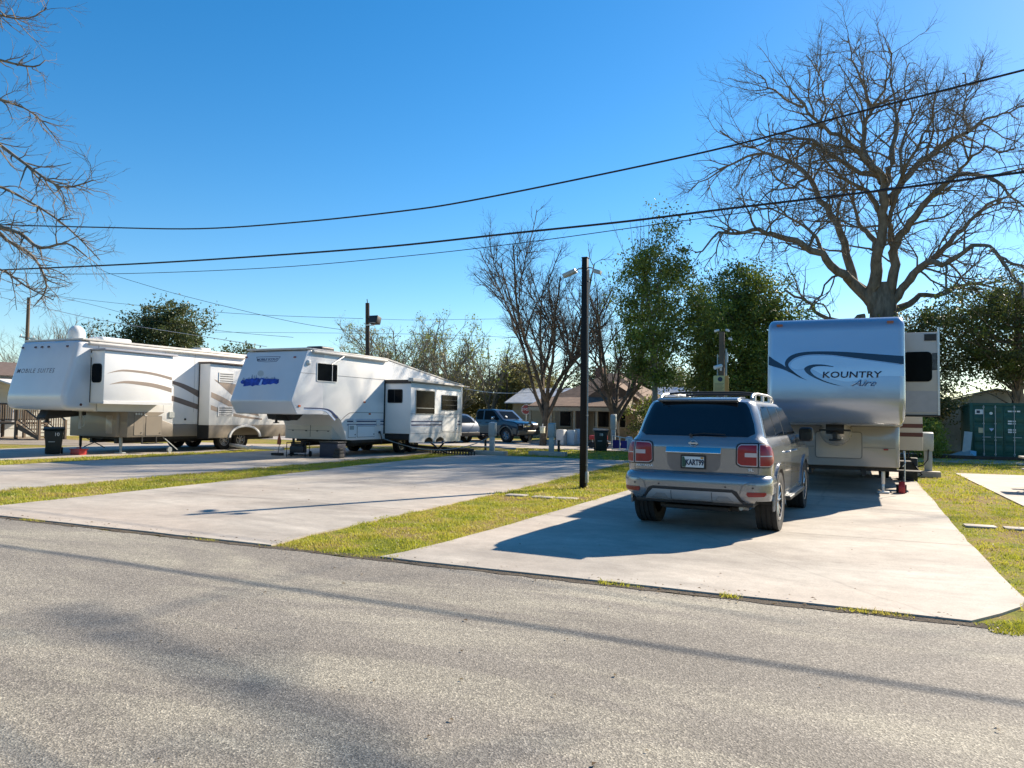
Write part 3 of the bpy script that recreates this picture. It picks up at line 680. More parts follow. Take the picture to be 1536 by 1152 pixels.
def band(parent,X,top,bot,m,name='stripe',thick=.004,step=.2):
    """stripe on a +X side between two (y,z) curves"""
    T=[(p.x,p.y) for p in smooth_curve([(*q,0) for q in top],4)]; B=[(p.x,p.y) for p in smooth_curve([(*q,0) for q in bot],4)]
    polys=[(T[i],T[i+1],B[i+1],B[i]) for i in range(min(len(T),len(B))-1)]
    o=patch(name,polys,planeX(X),m,parent,thick=thick,step=99,cutu=False,smooth=None); return o
def cap_fn(prof):
    tab=sorted([(z,y) for y,z in prof])
    return lambda u,v,d:(u,interp(v,tab)-d,v)
def ribbon_polys(top,bot,k=5):
    T=[(p.x,p.y) for p in smooth_curve([(*q,0) for q in top],k)]; B=[(p.x,p.y) for p in smooth_curve([(*q,0) for q in bot],k)]
    return [(T[i],T[i+1],B[i+1],B[i]) for i in range(min(len(T),len(B))-1)]
def arc(cy,cz,ry,rz,a0,a1,n=6):
    return [(cy+ry*math.cos(R_(a0+(a1-a0)*i/n)),cz+rz*math.sin(R_(a0+(a1-a0)*i/n))) for i in range(n+1)]
def clearance_light(parent,x,z,fn,w=.09,m=orangel):
    patch('clearance_light',[rrect(x-w/2,x+w/2,z-.022,z+.022,.015)],fn,m,parent,thick=.025,step=.5)
# ================================================================ RV3 silver trailer (local x across, y back, z up)
def rv_silver():
    X0,X1,Y0=-1.57,0.93,16.0; cx=(X0+X1)/2; h=(X1-X0)/2
    r=thing('fifth_wheel_trailer','silver fifth wheel trailer with navy swoosh parked in front of the grey suv','camper trailer',(cx,Y0,0))
    face=[(0.42,3.62)]+arc(.42,3.34,.26,.28,100,180,6)+[(.10,3.0),(.04,2.6),(0.0,2.2),(0.0,2.02)]
    low=arc(.52,2.0,.52,.50,180,262,8)
    prof=face+low
    b=MB(); b.prism(prof+[(1.25,1.48),(1.25,3.62)],'X',-h,h)
    b.build('front_cap',silver,r,bevel=.13,seg=5,smooth=50,sel=lambda e: abs(e.verts[0].co.x-e.verts[1].co.x)<1e-4 and abs(e.verts[0].co.x)>h-.001 and not (e.verts[0].co.y>1.2 and e.verts[1].co.y>1.2))
    b=MB(); b.prism([(1.252,3.61),(11.2,3.61),(11.2,.58),(2.06,.58),(2.06,1.47),(1.252,1.47)],'X',-h+.004,h-.004)
    b.build('body',greige,r,bevel=.03)
    # lower front storage box
    b=MB(); b.prism(rrect(-h+.01,h-.012,1.90,2.9,.09),'Z',.60,1.46); b.build('storage_box',greige,r,bevel=.015)
    b=MB(); b.prism(rrect(-.42,.52,.76,1.34,.06),'Y',1.885,1.899,1); b.prism(rrect(-.405,.505,.775,1.325,.05),'Y',1.878,1.90,0); b.build('storage_door',[greige,seam],r)
    for a_,b_ in ((-h+.02,-.44),(.54,h-.1)): b=MB(); b.bx(a_,b_,1.893,1.899,1.0,1.008); b.build('trim_line',seam,r)
    b=MB(); b.prism(rrect(.93,1.02,.96,.99,.01),'Y',1.87,1.9); b.build('marker_light',redl,r)
    # rounded chin behind king pin
    b=MB(); b.tube([(0,1.0,1.52),(0,1.2,1.43),(0,1.5,1.38),(0,1.9,1.36)],[.10,.22,.30,.34],n=16); b.build('chin',greige,r,smooth=60)
    b=MB(); b.prism([(.75,1.50),(1.5,1.50),(1.5,1.36),(.95,1.30),(.72,1.38)],'X',-.17,.17); b.cyl((0,.86,1.34),(0,.86,1.16),.05); b.cyl((0,.86,1.20),(0,.86,1.16),.12,n=16); b.bx(-.30,.30,.80,.92,1.36,1.40); b.build('king_pin_hitch',black,r,bevel=.01)
    fn=cap_fn(prof)
    def C(pts): 
        out=[]
        for a,c in pts:
            p=atY(1120+a/3.84,450+c/3.84,Y0+.05); x=p.x-cx; out.append((max(-h+.03,min(h-.03,x)),p.z))
        return out
    patch('swoosh',ribbon_polys(C([(915,322),(760,312),(600,300),(480,295),(350,297),(270,312),(228,343),(222,378),(250,413),(300,445),(352,463)]),C([(915,370),(760,351),(600,330),(480,315),(360,314),(290,328),(252,352),(240,378),(268,410),(312,443),(352,463)])),fn,navy2,r,step=.06,cutu=False)
    patch('swoosh',ribbon_polys(C([(122,322),(160,345),(210,375),(262,412),(310,440)]),C([(122,374),(160,385),(210,400),(262,424),(310,444)])),fn,navy2,r,step=.06,cutu=False)
    patch('swoosh',ribbon_polys(C([(500,382),(440,372),(380,372),(342,385),(332,402),(360,432),(430,466),(500,488),(556,498)]),C([(500,386),(445,381),(400,383),(374,394),(368,408),(392,436),(448,465),(505,484),(556,498)])),fn,navy2,r,step=.06,cutu=False)
    patch('silver_panel',ribbon_polys(C([(910,378),(760,358),(600,338),(480,322),(360,322),(300,335),(262,357),(252,380)]),C([(910,440),(760,440),(600,470),(480,450),(380,400),(330,395),(290,400),(262,392)])),fn,mat('silver_light',(0.54,0.59,0.65),.25,metal=.5,coat=.7,var=.02),r,step=.06,cutu=False,thick=.0025)
    c=C([(598,432)])[0]; text('lettering','KOUNTRY',.168,fn,navy2,r,u=c[0]+.01,v=c[1],sx=1.28,shear=.08,spacing=1.03,bold=.004,thick=.007)
    c=C([(672,481)])[0]; text('lettering','Aire',.17,fn,mat('script_silver',(0.62,0.68,0.76),.25,metal=.4),r,u=c[0]-.008,v=c[1]+.008,sx=1.35,shear=.55,bold=.004,thick=.007)
    text('lettering','Aire',.17,fn,navy,r,u=c[0],v=c[1],sx=1.35,shear=.55,bold=.0,thick=.010)
    for x in (-1.02,1.0): clearance_light(r,x,3.50,fn,.12)
    b=MB(); b.prism([(1.235,1.49),(1.265,1.49),(1.265,3.635),(1.235,3.635)],'X',-h-.006,h+.006); b.build('cap_joint_trim',alu,r)
    b=MB(); b.tube([(h-.02,1.3,3.60),(h-.02,11.1,3.60)],.035,n=8); b.build('roof_gutter',alu,r)
    # bottom frame, dark belly, steel
    b=MB(); b.bx(-h+.06,h-.06,2.1,11.0,.50,.58); b.bx(-.6,-.5,2.0,11,.40,.52); b.bx(.5,.6,2.0,11,.40,.52); b.build('frame',black,r)
    for x in (.93,-.95): jackleg(r,x,2.25,.62,alu if x>0 else black,.075)
    for s in (-1,1):
        for y in (7.3,8.2): wheel(r,(s*(h-.12),y,.40),.40,.23,s,8,rim_m=rimm)
    # bedroom slide-out on the right
    y0=1.95; b=MB(); b.bx(h-.02,h+.72,y0,y0+1.9,1.72,3.46); b.build('slide_out',slidebeige,r,bevel=.012); so=r.children[-1]
    sl=[o for o in r.children if o.name.startswith('slide_out')][-1]
    w=MB(); w.prism(rrect(h+.06,h+.60,2.42,3.05,.09),'Y',y0-.015,y0+.01,0); w.build('window',glass,sl)
    for a_,b_ in ((h+.60,h+.715),(h+.0,h+.07)): w=MB(); w.bx(a_,b_,y0-.006,y0+.01,2.66,3.02); w.build('stripe',navy2,sl)
    w=MB(); w.bx(h+.46,h+.68,y0-.012,y0+.01,3.28,3.42); w.build('vent',black,sl)
    w=MB(); w.bx(h-.0,h+.71,y0-.004,y0+.002,1.78,2.22); w.build('panel_band',mat('beige_grey',(0.40,0.40,0.42),.4),sl)
    w=MB(); w.bx(h-.02,h+.76,y0-.03,y0+1.95,1.69,1.72); w.build('slide_floor',black,sl)
    w=MB(); w.bx(h+.70,h+.74,y0-.02,y0+.02,1.7,3.56); w.build('corner_trim',alu,sl)
    # rear slide-out
    y1=5.2; b=MB(); b.bx(h-.02,h+.66,y1,y1+3.8,.86,3.3); rs=b.build('slide_out',slidebeige,r,bevel=.012)
    for z in (1.42,1.20):
        w=MB(); w.bx(h-.01,h+.665,y1-.005,y1+3.8,z,z+.10); w.build('stripe',maroon,rs)
    # clutter behind the leg
    # entry steps
    b=MB(); b.bx(h-.05,h+.5,3.4,3.9,.42,.45); b.bx(h-.05,h+.3,3.4,3.9,.64,.67); b.build('entry_step',black,r)
    return r
rv_silver()
# ================================================================ RV2 middle trailer
def rv_mid():
    X0,X1,Y0=-18.88,-16.30,19.0; cx=(X0+X1)/2; h=(X1-X0)/2
    r=thing('fifth_wheel_trailer','white fifth wheel trailer with blue lake picture on its nose, parked in the middle','camper trailer',(cx,Y0,0))
    prof=[(.95,3.64),(.80,3.62),(.72,3.58),(.36,2.76),(.02,1.99),(0.0,1.93),(.03,1.87),(.26,1.53),(.32,1.50)]
    b=MB(); b.prism(prof+[(1.6,1.50),(1.6,3.64)],'X',-h,h)
    b.build('front_cap',capwhite,r,bevel=.045,seg=3,sel=lambda e: not (e.verts[0].co.y>1.55 and e.verts[1].co.y>1.55))
    L=11.6
    b=MB(); b.prism([(1.602,3.635),(5.35,3.62),(10.6,2.98),(L,2.90),(L,.60),(3.2,.60),(2.95,.62),(2.60,1.30),(2.35,1.495),(1.602,1.495)],'X',-h+.003,h-.003)
    b.build('body',white,r,bevel=.02)
    b=MB(); b.prism([(.7,3.645),(5.35,3.63),(10.6,2.99),(L+.05,2.91),(L+.05,2.96),(10.6,3.05),(5.35,3.70),(.7,3.71)],'X',-h-.015,h+.015); b.build('roof_edge',roofw,r,bevel=.02)
    # awning roll
    b=MB(); b.tube([(h+.06,.95,3.60),(h+.06,5.3,3.585)],.05,n=10); b.build('awning_roll',roofw,r)
    # lower box
    b=MB(); b.prism([(-h+.03,2.7),(h-.46,2.7),(h-.12,3.05),(h-.02,3.3),(-h+.03,3.3)],'Z',.62,1.48); b.build('storage_box',boxgrey,r,bevel=.02)
    w=MB(); w.bx(-h+.15,h-.55,2.69,2.70,.93,.94); w.bx(-.12,-.11,2.69,2.70,.70,1.4)
    for x in (-.9,-.3,.2,.68): w.bx(x-.03,x+.03,2.675,2.70,.90,.93)
    w.build('trim_line',seam,r)
    fn=cap_fn(prof)
    def C(pts):
        out=[]
        for a,c in pts:
            px,py=330+a/5.486,490+c/5.486; z=3.0
            for _ in range(6): p=atY(px,py,Y0+interp(z,sorted([(q[1],q[0]) for q in prof]))); z=p.z
            out.append((max(-h+.05,min(h-.05,p.x-cx)),p.z))
        return out
    rg=random.Random(4)
    topl=[(168,455),(185,437),(205,440),(215,428),(240,432),(262,424),(285,428),(300,420),(330,426),(350,422),(380,430),(400,426),(430,432),(452,426),(470,434),(486,430)]
    botl=[(175,468),(185,472),(210,470),(190,492),(225,488),(250,484),(268,492),(290,482),(320,484),(345,476),(370,480),(395,472),(415,476),(440,466),(465,474),(484,462)]
    patch('lake_picture',[q for q in zip(C(topl)[:-1],C(topl)[1:],C(botl)[1:],C(botl)[:-1])],fn,blueg,r,step=.3,cutu=False)
    spikes=[]
    for i in range(34):
        a=180+rg.uniform(0,290); hh=rg.uniform(10,34)*(1.3 if 250<a<330 else .8); w=rg.uniform(5,11); spikes.append(C([(a-w,436),(a+w,436),(a+w*.3,436-hh),(a-w*.2,436-hh*.9)]))
    patch('tree_line_picture',spikes,fn,greyg,r,step=.5,cutu=False,thick=.003)
    patch('moon_picture',[C([(335+26*math.cos(t/12*6.283),385+26*math.sin(t/12*6.283)) for t in range(12)])],fn,mat('moon_grey',(0.48,0.48,0.46),.5),r,step=.5,cutu=False,thick=.002)
    patch('highlight_picture',[C([(318,480),(340,478),(352,434),(340,434)])],fn,mat('pale_blue',(0.45,0.58,0.85),.5),r,step=.5,cutu=False,thick=.006)
    # badge
    def lines(pts,w=.014):
        P=C(pts); out=[]
        for a,c in zip(P,P[1:]):
            a=Vector(a);c=Vector(c);d=(c-a).normalized();n=Vector((-d.y,d.x))*w/2; out.append([tuple(a+n),tuple(c+n),tuple(c-n),tuple(a-n)])
        return out
    patch('badge',lines([(302,250),(398,247),(498,247),(466,286),(385,290),(312,286),(302,250)]),fn,navy,r,step=.5,cutu=False)
    c=C([(390,271)])[0]; text('lettering','MOBILE SCOUT',.115,fn,navy,r,u=c[0],v=c[1],sx=1.12,bold=.0025)
    for a,b_ in ((187,252),(618,250)): c=C([(a,b_)])[0]; clearance_light(r,c[0],c[1],fn,.10,redl)
    # side details
    X=h
    side_window(r,X,1.22,2.32,2.62,3.26,split=2.02,fm=trimw)
    def ln(y0,y1,z,z2=None,w=.012,m=seam,nm='trim_line'):
        z2=z if z2 is None else z2; patch(nm,[[(y0,z-w/2),(y1,z2-w/2),(y1,z2+w/2),(y0,z+w/2)]],planeX(X),m,r,step=99)
    ln(.42,1.22,2.86); ln(2.32,5.25,2.86)
    band(r,X,[(.62,1.735),(1.4,1.73),(1.85,1.70),(2.15,1.60),(2.42,1.40)],[(.62,1.70),(1.4,1.695),(1.82,1.66),(2.08,1.55),(2.36,1.36)],navy)
    band(r,X,[(.62,1.69),(1.4,1.685),(1.78,1.65),(2.0,1.55),(2.3,1.34)],[(.62,1.66),(1.4,1.655),(1.74,1.61),(1.94,1.50),(2.24,1.30)],ltblue)
    band(r,X,[(2.6,1.32),(3.0,1.55),(3.4,1.60),(5.2,1.60)],[(2.6,1.30),(3.0,1.52),(3.4,1.585),(5.2,1.585)],seam)
    for z,z2,m in ((1.30,1.25,navy),(1.18,1.15,navy),(1.14,1.12,ltblue),(1.36,1.34,ltblue)):
        ln(2.95,5.3,(z+z2)/2,w=z-z2,m=m,nm='stripe')
    hatch(r,X,3.02,3.50,.70,1.17,white,name='battery_door'); hatch(r,X,3.56,4.66,.70,1.10,white,name='storage_door')
    w=MB(); w.prism(rrect(3.10,3.34,.98,1.12,.01),'X',X,X+.02); w.build('vent_grille',galv,r)
    w=MB(); w.prism(rrect(4.74,4.98,1.10,1.34,.02),'X',X,X+.03); w.prism(rrect(3.30,3.48,1.22,1.36,.02),'X',X,X+.025); w.build('service_cover',trimw,r,bevel=.006)
    w=MB(); w.cyl((X,4.95,.86),(X+.05,4.95,.86),.05); w.tube([(X+.05,4.95,.86),(X+.1,5.0,.6),(X+.07,5.0,.4)],.02); w.build('power_inlet',blackp,r)
    for y,z in ((3.96,1.98),(4.3,1.55),(.38,1.78)):
        w=MB(); w.prism(rrect(y-.05,y+.05,z-.03,z+.03,.02),'X',X,X+.03); w.build('marker_light',orangel,r)
    w=MB(); w.lathe([(.10,0),(.10,.03),(.05,.08),(0,.085)],(X,.78,3.22),'X',16); w.build('porch_light',trimw,r)
    # bracing of awning
    w=MB(); w.tube([(X+.07,1.92,3.22),(X+.07,2.6,3.55)],.022,n=8); w.build('awning_arm',alu,r)
    # slide-out
    S=h+1.17; y0=5.28; y1=9.28
    b=MB(); b.bx(h-.05,S,y0,y1,.74,2.74); b.build('tmp',white,r); o=[c for c in r.children if c.name.startswith('tmp')][0]; bpy.data.objects.remove(o)
    b=MB(); b.prism([(y0,2.74),(y1,2.74),(y1,.46),(7.98,.46)]+[(7.55+.36*math.cos(R_(a)),.46+.20*math.sin(R_(a))) for a in range(0,181,20)]+[(7.1,.50)]+[(6.68+.36*math.cos(R_(a)),.46+.20*math.sin(R_(a))) for a in range(0,181,20)]+[(6.2,.46),(y0,.50)],'X',S-.05,S)
    b.bx(h-.05,S-.05,y0+.001,y1-.001,.82,2.735)
    sl=b.build('slide_out',white,r,bevel=.008)
    w=MB(); w.bx(h-.1,S-.06,y0+.06,y1-.1,.60,.80); w.build('slide_frame',black,sl)
    front_window(sl,y0,h+.14,h+.80,1.98,2.50,split=h+.46,fm=black)
    side_window(sl,S,5.60,7.04,1.56,2.50,bars=(1.80,),fm=alu); side_window(sl,S,7.60,8.92,1.74,2.36,bars=(1.95,2.15),fm=black,r=.02)
    for (z0,z1,m) in ((1.26,1.31,navy),(1.12,1.18,navy),(1.08,1.10,ltblue),(1.22,1.24,ltblue)):
        patch('stripe',[[(y0+.05,z0),(y1-.03,z0),(y1-.03,z1),(y0+.05,z1)]],planeX(S),m,sl,step=99)
    for z in (1.57,.82): patch('trim_line',[[(y0,z),(y1,z),(y1,z+.012),(y0,z+.012)]],planeX(S),seam,sl,step=99)
    hatch(sl,S,7.66,8.98,.88,1.44,white)
    b=MB(); b.prism([(y0-.12,2.80),(y1+.45,2.74),(y1+.45,2.78),(y0-.12,2.93)],'X',S-.06,S+.16); b.bx(h-.02,S+.02,y0-.03,y1+.05,2.76,2.79)
    b.build('slide_awning',roofw,sl,bevel=.006)
    b=MB(); b.bx(h-.02,S-.0,y0-.035,y0+.02,2.72,2.86); b.build('slide_awning_end',black,sl)
    b=MB(); b.bx(h-.0,h+.03,y0-.05,y0-.0,.8,2.85); b.build('corner_seal',black,sl)
    # chassis
    b=MB(); b.bx(-h+.05,h-.05,3.3,L-.1,.50,.60); b.bx(-.7,-.58,2.9,L,.36,.52); b.bx(.58,.7,2.9,L,.36,.52); b.build('frame',black,r)
    b=MB(); b.prism([(.55,1.50),(1.75,1.50),(1.75,1.36),(1.2,1.28),(.62,1.34)],'X',-.20,.20); b.prism([(.95,1.50),(1.5,1.50),(1.2,1.30)],'X',-.55,.55); b.cyl((0,.8,1.34),(0,.8,1.2),.045); b.cyl((0,.8,1.23),(0,.8,1.2),.10,n=14); b.build('king_pin_hitch',black,r,bevel=.01)
    for s in (-1,1):
        for y in (6.68,7.55): wheel(r,(s*(h-.18),y,.38),.37,.21,s,8,rim_m=rimm)
        jackleg(r,s*(h-.30) if s<0 else h-.62,2.85,.66)
    # roof fittings
    b=MB(); b.prism(rrect(-.35,.35,2.6,3.4,.1),'Z',3.70,3.95); b.build('air_conditioner',blackp,r,bevel=.05,seg=3)
    b=MB(); b.prism(rrect(-.2,.2,4.6,5.0,.05),'Z',3.69,3.80); b.build('roof_vent',roofw,r,bevel=.03)
    return r
rv_mid()
# ================================================================ RV1 left trailer
def rv_left():
    X0,X1,Y0=-26.15,-23.20,16.2; cx=(X0+X1)/2; h=(X1-X0)/2
    r=thing('fifth_wheel_trailer','white and taupe fifth wheel trailer with a roof dome, farthest left','camper trailer',(cx,Y0,0))
    prof=[(.66,3.86),(.52,3.84),(.44,3.76),(.30,3.2),(.14,2.6),(.02,2.1),(0,1.95),(.02,1.80)]+arc(.28,1.76,.27,.24,190,262,5)
    b=MB(); b.prism(prof+[(1.2,1.52),(1.2,3.86)],'X',-h,h)
    b.build('front_cap',capwhite,r,bevel=.17,seg=5,smooth=50,sel=lambda e: abs(e.verts[0].co.x-e.verts[1].co.x)<1e-4 and not (e.verts[0].co.y>1.15 and e.verts[1].co.y>1.15))
    L=10.6
    b=MB(); b.prism([(1.202,3.855),(7.0,3.86),(L,3.82),(L,1.05),(2.6,1.05),(2.5,1.50),(1.202,1.50)],'X',-h+.003,h-.003); b.build('body',white,r,bevel=.025)
    b=MB(); b.prism([(.6,3.865),(7.0,3.87),(L+.03,3.83),(L+.03,3.90),(7.0,3.96),(.6,3.93)],'X',-h-.01,h+.01); b.tube([(h+.05,.8,3.78),(h+.05,7.9,3.80)],.06,n=10); b.build('roof_edge',roofw,r,bevel=.02)
    # taupe lower skirt: sloping prow
    b=MB(); b.prism([(3.0,1.50),(2.40,1.50),(2.40,.60),(L,.58),(L,1.045),(4.4,1.045),(3.9,1.20)],'X',-h-.004,h+.004); b.build('lower_skirt',taupe,r,bevel=.015)
    b=MB(); b.prism(rrect(-h+.03,h-.38,2.30,2.7,.10),'Z',.60,1.50); b.build('storage_box',taupe,r,bevel=.03,seg=3)
    w=MB(); w.prism(rrect(h-.95,h-.62,.72,1.36,.04),'Y',2.29,2.305); w.build('storage_door',mat('taupe_light',(0.36,0.32,0.27),.3,coat=.3),r,bevel=.004)
    # overhang underside wedge in the skirt's own taupe
    b=MB(); b.prism([(1.21,1.50),(3.95,1.50),(3.05,1.05),(2.5,.98),(2.45,1.49)],'X',h-.02,h+.008); b.build('overhang_panel',taupe,r)
    fn=cap_fn(prof)
    def C(a,c):
        px,py=a/4.43,460+c/4.43; z=3.0
        for _ in range(6): p=atY(px,py,Y0+interp(z,sorted([(q[1],q[0]) for q in prof]))); z=p.z
        return p.x-cx,p.z
    c=C(227,427); text('lettering','MOBILE SUITES',.21,fn,inkgrey,r,u=c[0]+.06,v=c[1],sx=1.12,spacing=1.25,bold=.001,shear=.08)
    for a in (140,240,282,326,450):
        c=C(a,266+(a<200)*6-(a>400)*3); patch('clearance_light',[rrect(max(-h+.2,min(c[0],h-.2))-.045,max(-h+.2,min(c[0],h-.2))+.045,3.62,3.68,.02)],fn,maroon,r,thick=.03,step=.5)
    # dome, AC
    b=MB(); b.lathe([(q*.78,t*.78) for q,t in [(.34,0),(.345,.20),(.33,.34),(.28,.46),(.18,.56),(.08,.605),(0,.61)]],(h-.80,.95,0),'Z',24); b.v=[(x,y,z+3.93) for x,y,z in b.v]; b.build('satellite_dome',white,r,smooth=60)
    b=MB(); b.prism(rrect(h-1.0,h-.3,1.5,2.75,.12),'Z',3.92,4.08); b.build('air_conditioner',white,r,bevel=.06,seg=3)
    b=MB(); b.prism(rrect(h-1.0,h-.5,6.0,6.6,.1),'Z',3.93,4.10); b.prism(rrect(h-1.0,h-.5,8.8,9.4,.1),'Z',3.9,4.07); b.build('roof_vent',roofw,r,bevel=.05,seg=3)
    w=MB(); w.lathe([(.11,0),(.11,.03),(.06,.10),(0,.11)],(h,1.0,3.38),'X',16); w.build('porch_light',trimw,r)
    w=MB(); w.cyl((h,.62,1.72),(h+.01,.62,1.72),.045,n=12); w.build('emblem',maroon,r)
    # slide 1
    S=h+.66; y0=.93; y1=3.68
    b=MB(); b.bx(h-.02,S,y0,y1,1.80,3.53); s1=b.build('slide_out',white,r,bevel=.012)
    w=MB(); w.bx(h,h+.03,y0-.01,y0+.0,1.80,3.53); w.build('corner_seal',black,s1)
    front_window(s1,y0,h+.08,h+.55,2.46,3.10,r=.11,bw=.012)
    b=MB(); b.bx(h-.02,S+.08,y0-.05,y1+.15,3.54,3.60); b.build('slide_awning',mat('awning_grey',(0.34,0.34,0.38),.6),s1,bevel=.01)
    w=MB(); w.bx(h,S+.01,y0-.008,y0+.01,1.77,1.80); w.bx(S-.01,S+.02,y0,y1,1.76,1.86); w.build('slide_floor',trimw,s1)
    def B(par,X,t,bm,m): band(par,X,t,bm,m)
    B(s1,S,[(1.05,2.78),(1.6,2.93),(2.4,2.93),(3.0,2.88),(3.66,2.77)],[(1.05,2.77),(1.6,2.87),(2.4,2.85),(3.0,2.79),(3.66,2.67)],tan_l)
    B(s1,S,[(1.15,2.42),(1.7,2.55),(2.4,2.55),(3.0,2.50),(3.66,2.38)],[(1.15,2.41),(1.7,2.47),(2.4,2.43),(3.0,2.36),(3.66,2.22)],tan_l)
    # body stripes
    B(r,h,[(3.72,2.80),(4.2,2.70),(4.8,2.58),(5.50,2.36)],[(3.72,2.68),(4.2,2.58),(4.8,2.40),(5.50,2.10)],brown)
    B(r,h,[(3.72,2.26),(4.2,2.14),(4.8,2.00),(5.50,1.82)],[(3.72,2.06),(4.2,1.95),(4.8,1.80),(5.50,1.62)],brown)
    w=MB(); w.prism(rrect(4.15,4.38,1.30,1.52,.02),'X',h,h+.04); w.build('service_cover',galv,r); w=MB(); w.cyl((h,4.9,1.24),(h+.03,4.9,1.24),.04); w.build('water_inlet',black,r)
    hatch(r,h+.004,2.66,3.05,.66,1.42,taupe,name='storage_door'); hatch(r,h+.004,3.15,3.85,.64,1.36,taupe,name='storage_door')
    w=MB()
    for y,z in ((2.74,1.43),(2.85,1.43),(2.95,1.42)): w.cyl((h,y,z),(h+.03,y,z),.04,n=10)
    w.bx(h,h+.02,3.08,3.11,1.36,1.5); w.bx(h,h+.02,3.08,3.2,1.36,1.38); w.build('gauge_set',trimw,r)
    # slide 2
    S=h+.58; y0=5.52; y1=10.2
    b=MB(); b.bx(h-.02,S,y0,y1,1.02,3.40); s2=b.build('slide_out',white,r,bevel=.012)
    ar=[(7.45+.80*math.cos(R_(a)),.52+.42*math.sin(R_(a))) for a in range(0,181,15)]
    b=MB(); b.prism([(y1,1.02),(y1,.52)]+ar+[(y0+.02,.52),(y0+.02,1.02)],'X',S-.06,S-.002); b.build('lower_skirt',taupe,s2,bevel=.006)
    b=MB(); oa=[(7.45+.90*math.cos(R_(a)),.52+.50*math.sin(R_(a))) for a in range(0,181,15)]; b.prism(oa+ar[::-1],'X',S-.04,S+.035); b.build('wheel_arch_trim',trimw,s2,bevel=.006)
    w=MB(); w.bx(h,S,y0-.01,y0+.0,.50,1.02); w.build('slide_frame',black,s2)
    w=MB(); w.bx(h+.0,h+.05,y0-.012,y0,1.02,3.40); w.build('corner_seal',black,s2)
    b=MB(); b.bx(h-.02,S+.1,y0-.05,y1+.1,3.42,3.48); b.build('slide_awning',mat('awning_brown',(0.16,0.12,0.10),.6),s2,bevel=.01)
    B(s2,S,[(5.6,2.30),(6.2,2.12),(7.0,1.80),(8.2,1.45)],[(5.6,2.10),(6.2,1.88),(7.0,1.60),(8.2,1.38)],tan_l)
    B(s2,S,[(5.6,1.80),(6.2,1.64),(7.0,1.45),(8.4,1.28)],[(5.6,1.62),(6.2,1.48),(7.0,1.34),(8.4,1.22)],tan_l)
    B(s2,S,[(5.75,2.80),(6.1,2.72),(6.8,2.66),(7.8,2.6)],[(5.75,2.78),(6.3,2.45),(6.8,2.14),(7.4,1.9)],tan_l)
    for z in (2.70,1.36):
        w=MB(); w.prism(rrect(5.95,6.75,z,z+.40,.02),'X',S,S+.02,0)
        for i in range(4): w.bx(S+.02,S+.03,6.02,6.68,z+.05+i*.09,z+.08+i*.09,1)
        w.build('vent_grille',[trimw,seam],s2)
    for y in (1.20,3.9,5.3):
        patch('trim_line',[[(y-.006,1.52),(y+.006,1.52),(y+.006,3.83),(y-.006,3.83)]],planeX(h),seam if y<2 else mat('seam_pale',(.45,.45,.44),.6),r,step=99,thick=.003)
    # chassis
    b=MB(); b.bx(-h+.05,h-.1,2.7,L-.1,.50,.59); b.bx(-.7,-.58,2.6,L,.36,.52); b.bx(.58,.7,2.6,L,.36,.52); b.build('frame',black,r)
    b=MB(); b.prism([(.42,1.53),(1.75,1.53),(1.75,1.36),(1.2,1.30),(.3,1.22),(.26,1.28)],'X',-.22,.22); b.cyl((0,.5,1.3),(0,.5,1.12),.05); b.cyl((0,.5,1.15),(0,.5,1.1),.12,n=14); b.build('king_pin_hitch',black,r,bevel=.01)
    b=MB(); b.cyl((.40,1.4,1.5),(.40,1.4,.9),.05,n=10); b.tube([(.44,1.4,1.4),(.62,1.4,1.25),(.60,1.4,1.0),(.45,1.4,.95)],.012); b.build('jack_post',galv,r)
    for s in (-1,1):
        for y in (7.0,7.9): wheel(r,(s*(h-.18),y,.40),.39,.22,s,8,rim_m=rimm)
    jackleg(r,-h+.42,2.5,.66); jackleg(r,h-.42,2.5,.66,galv,.08)
    b=MB(); b.tube([(-h+.5,2.6,.55),(.1,2.6,.20)],.018); b.tube([(-h+.5,2.6,.20),(.1,2.6,.55)],.018); b.build('scissor_jack',black,r)
    b=MB(); b.bx(h-.02,h+.34,3.0,3.65,.36,.39); b.bx(h-.02,h+.02,3.0,3.04,.38,.6); b.bx(h-.02,h+.02,3.6,3.64,.38,.6); b.build('entry_step',black,r)
    b=MB(); b.tube([(h-.1,4.0,.58),(h+.1,4.5,.10)],.02); b.cyl((h+.05,4.15,.12),(h+.12,4.15,.12),.10,n=14); b.build('stabiliser_brace',galv,r)
    return r
rv_left()
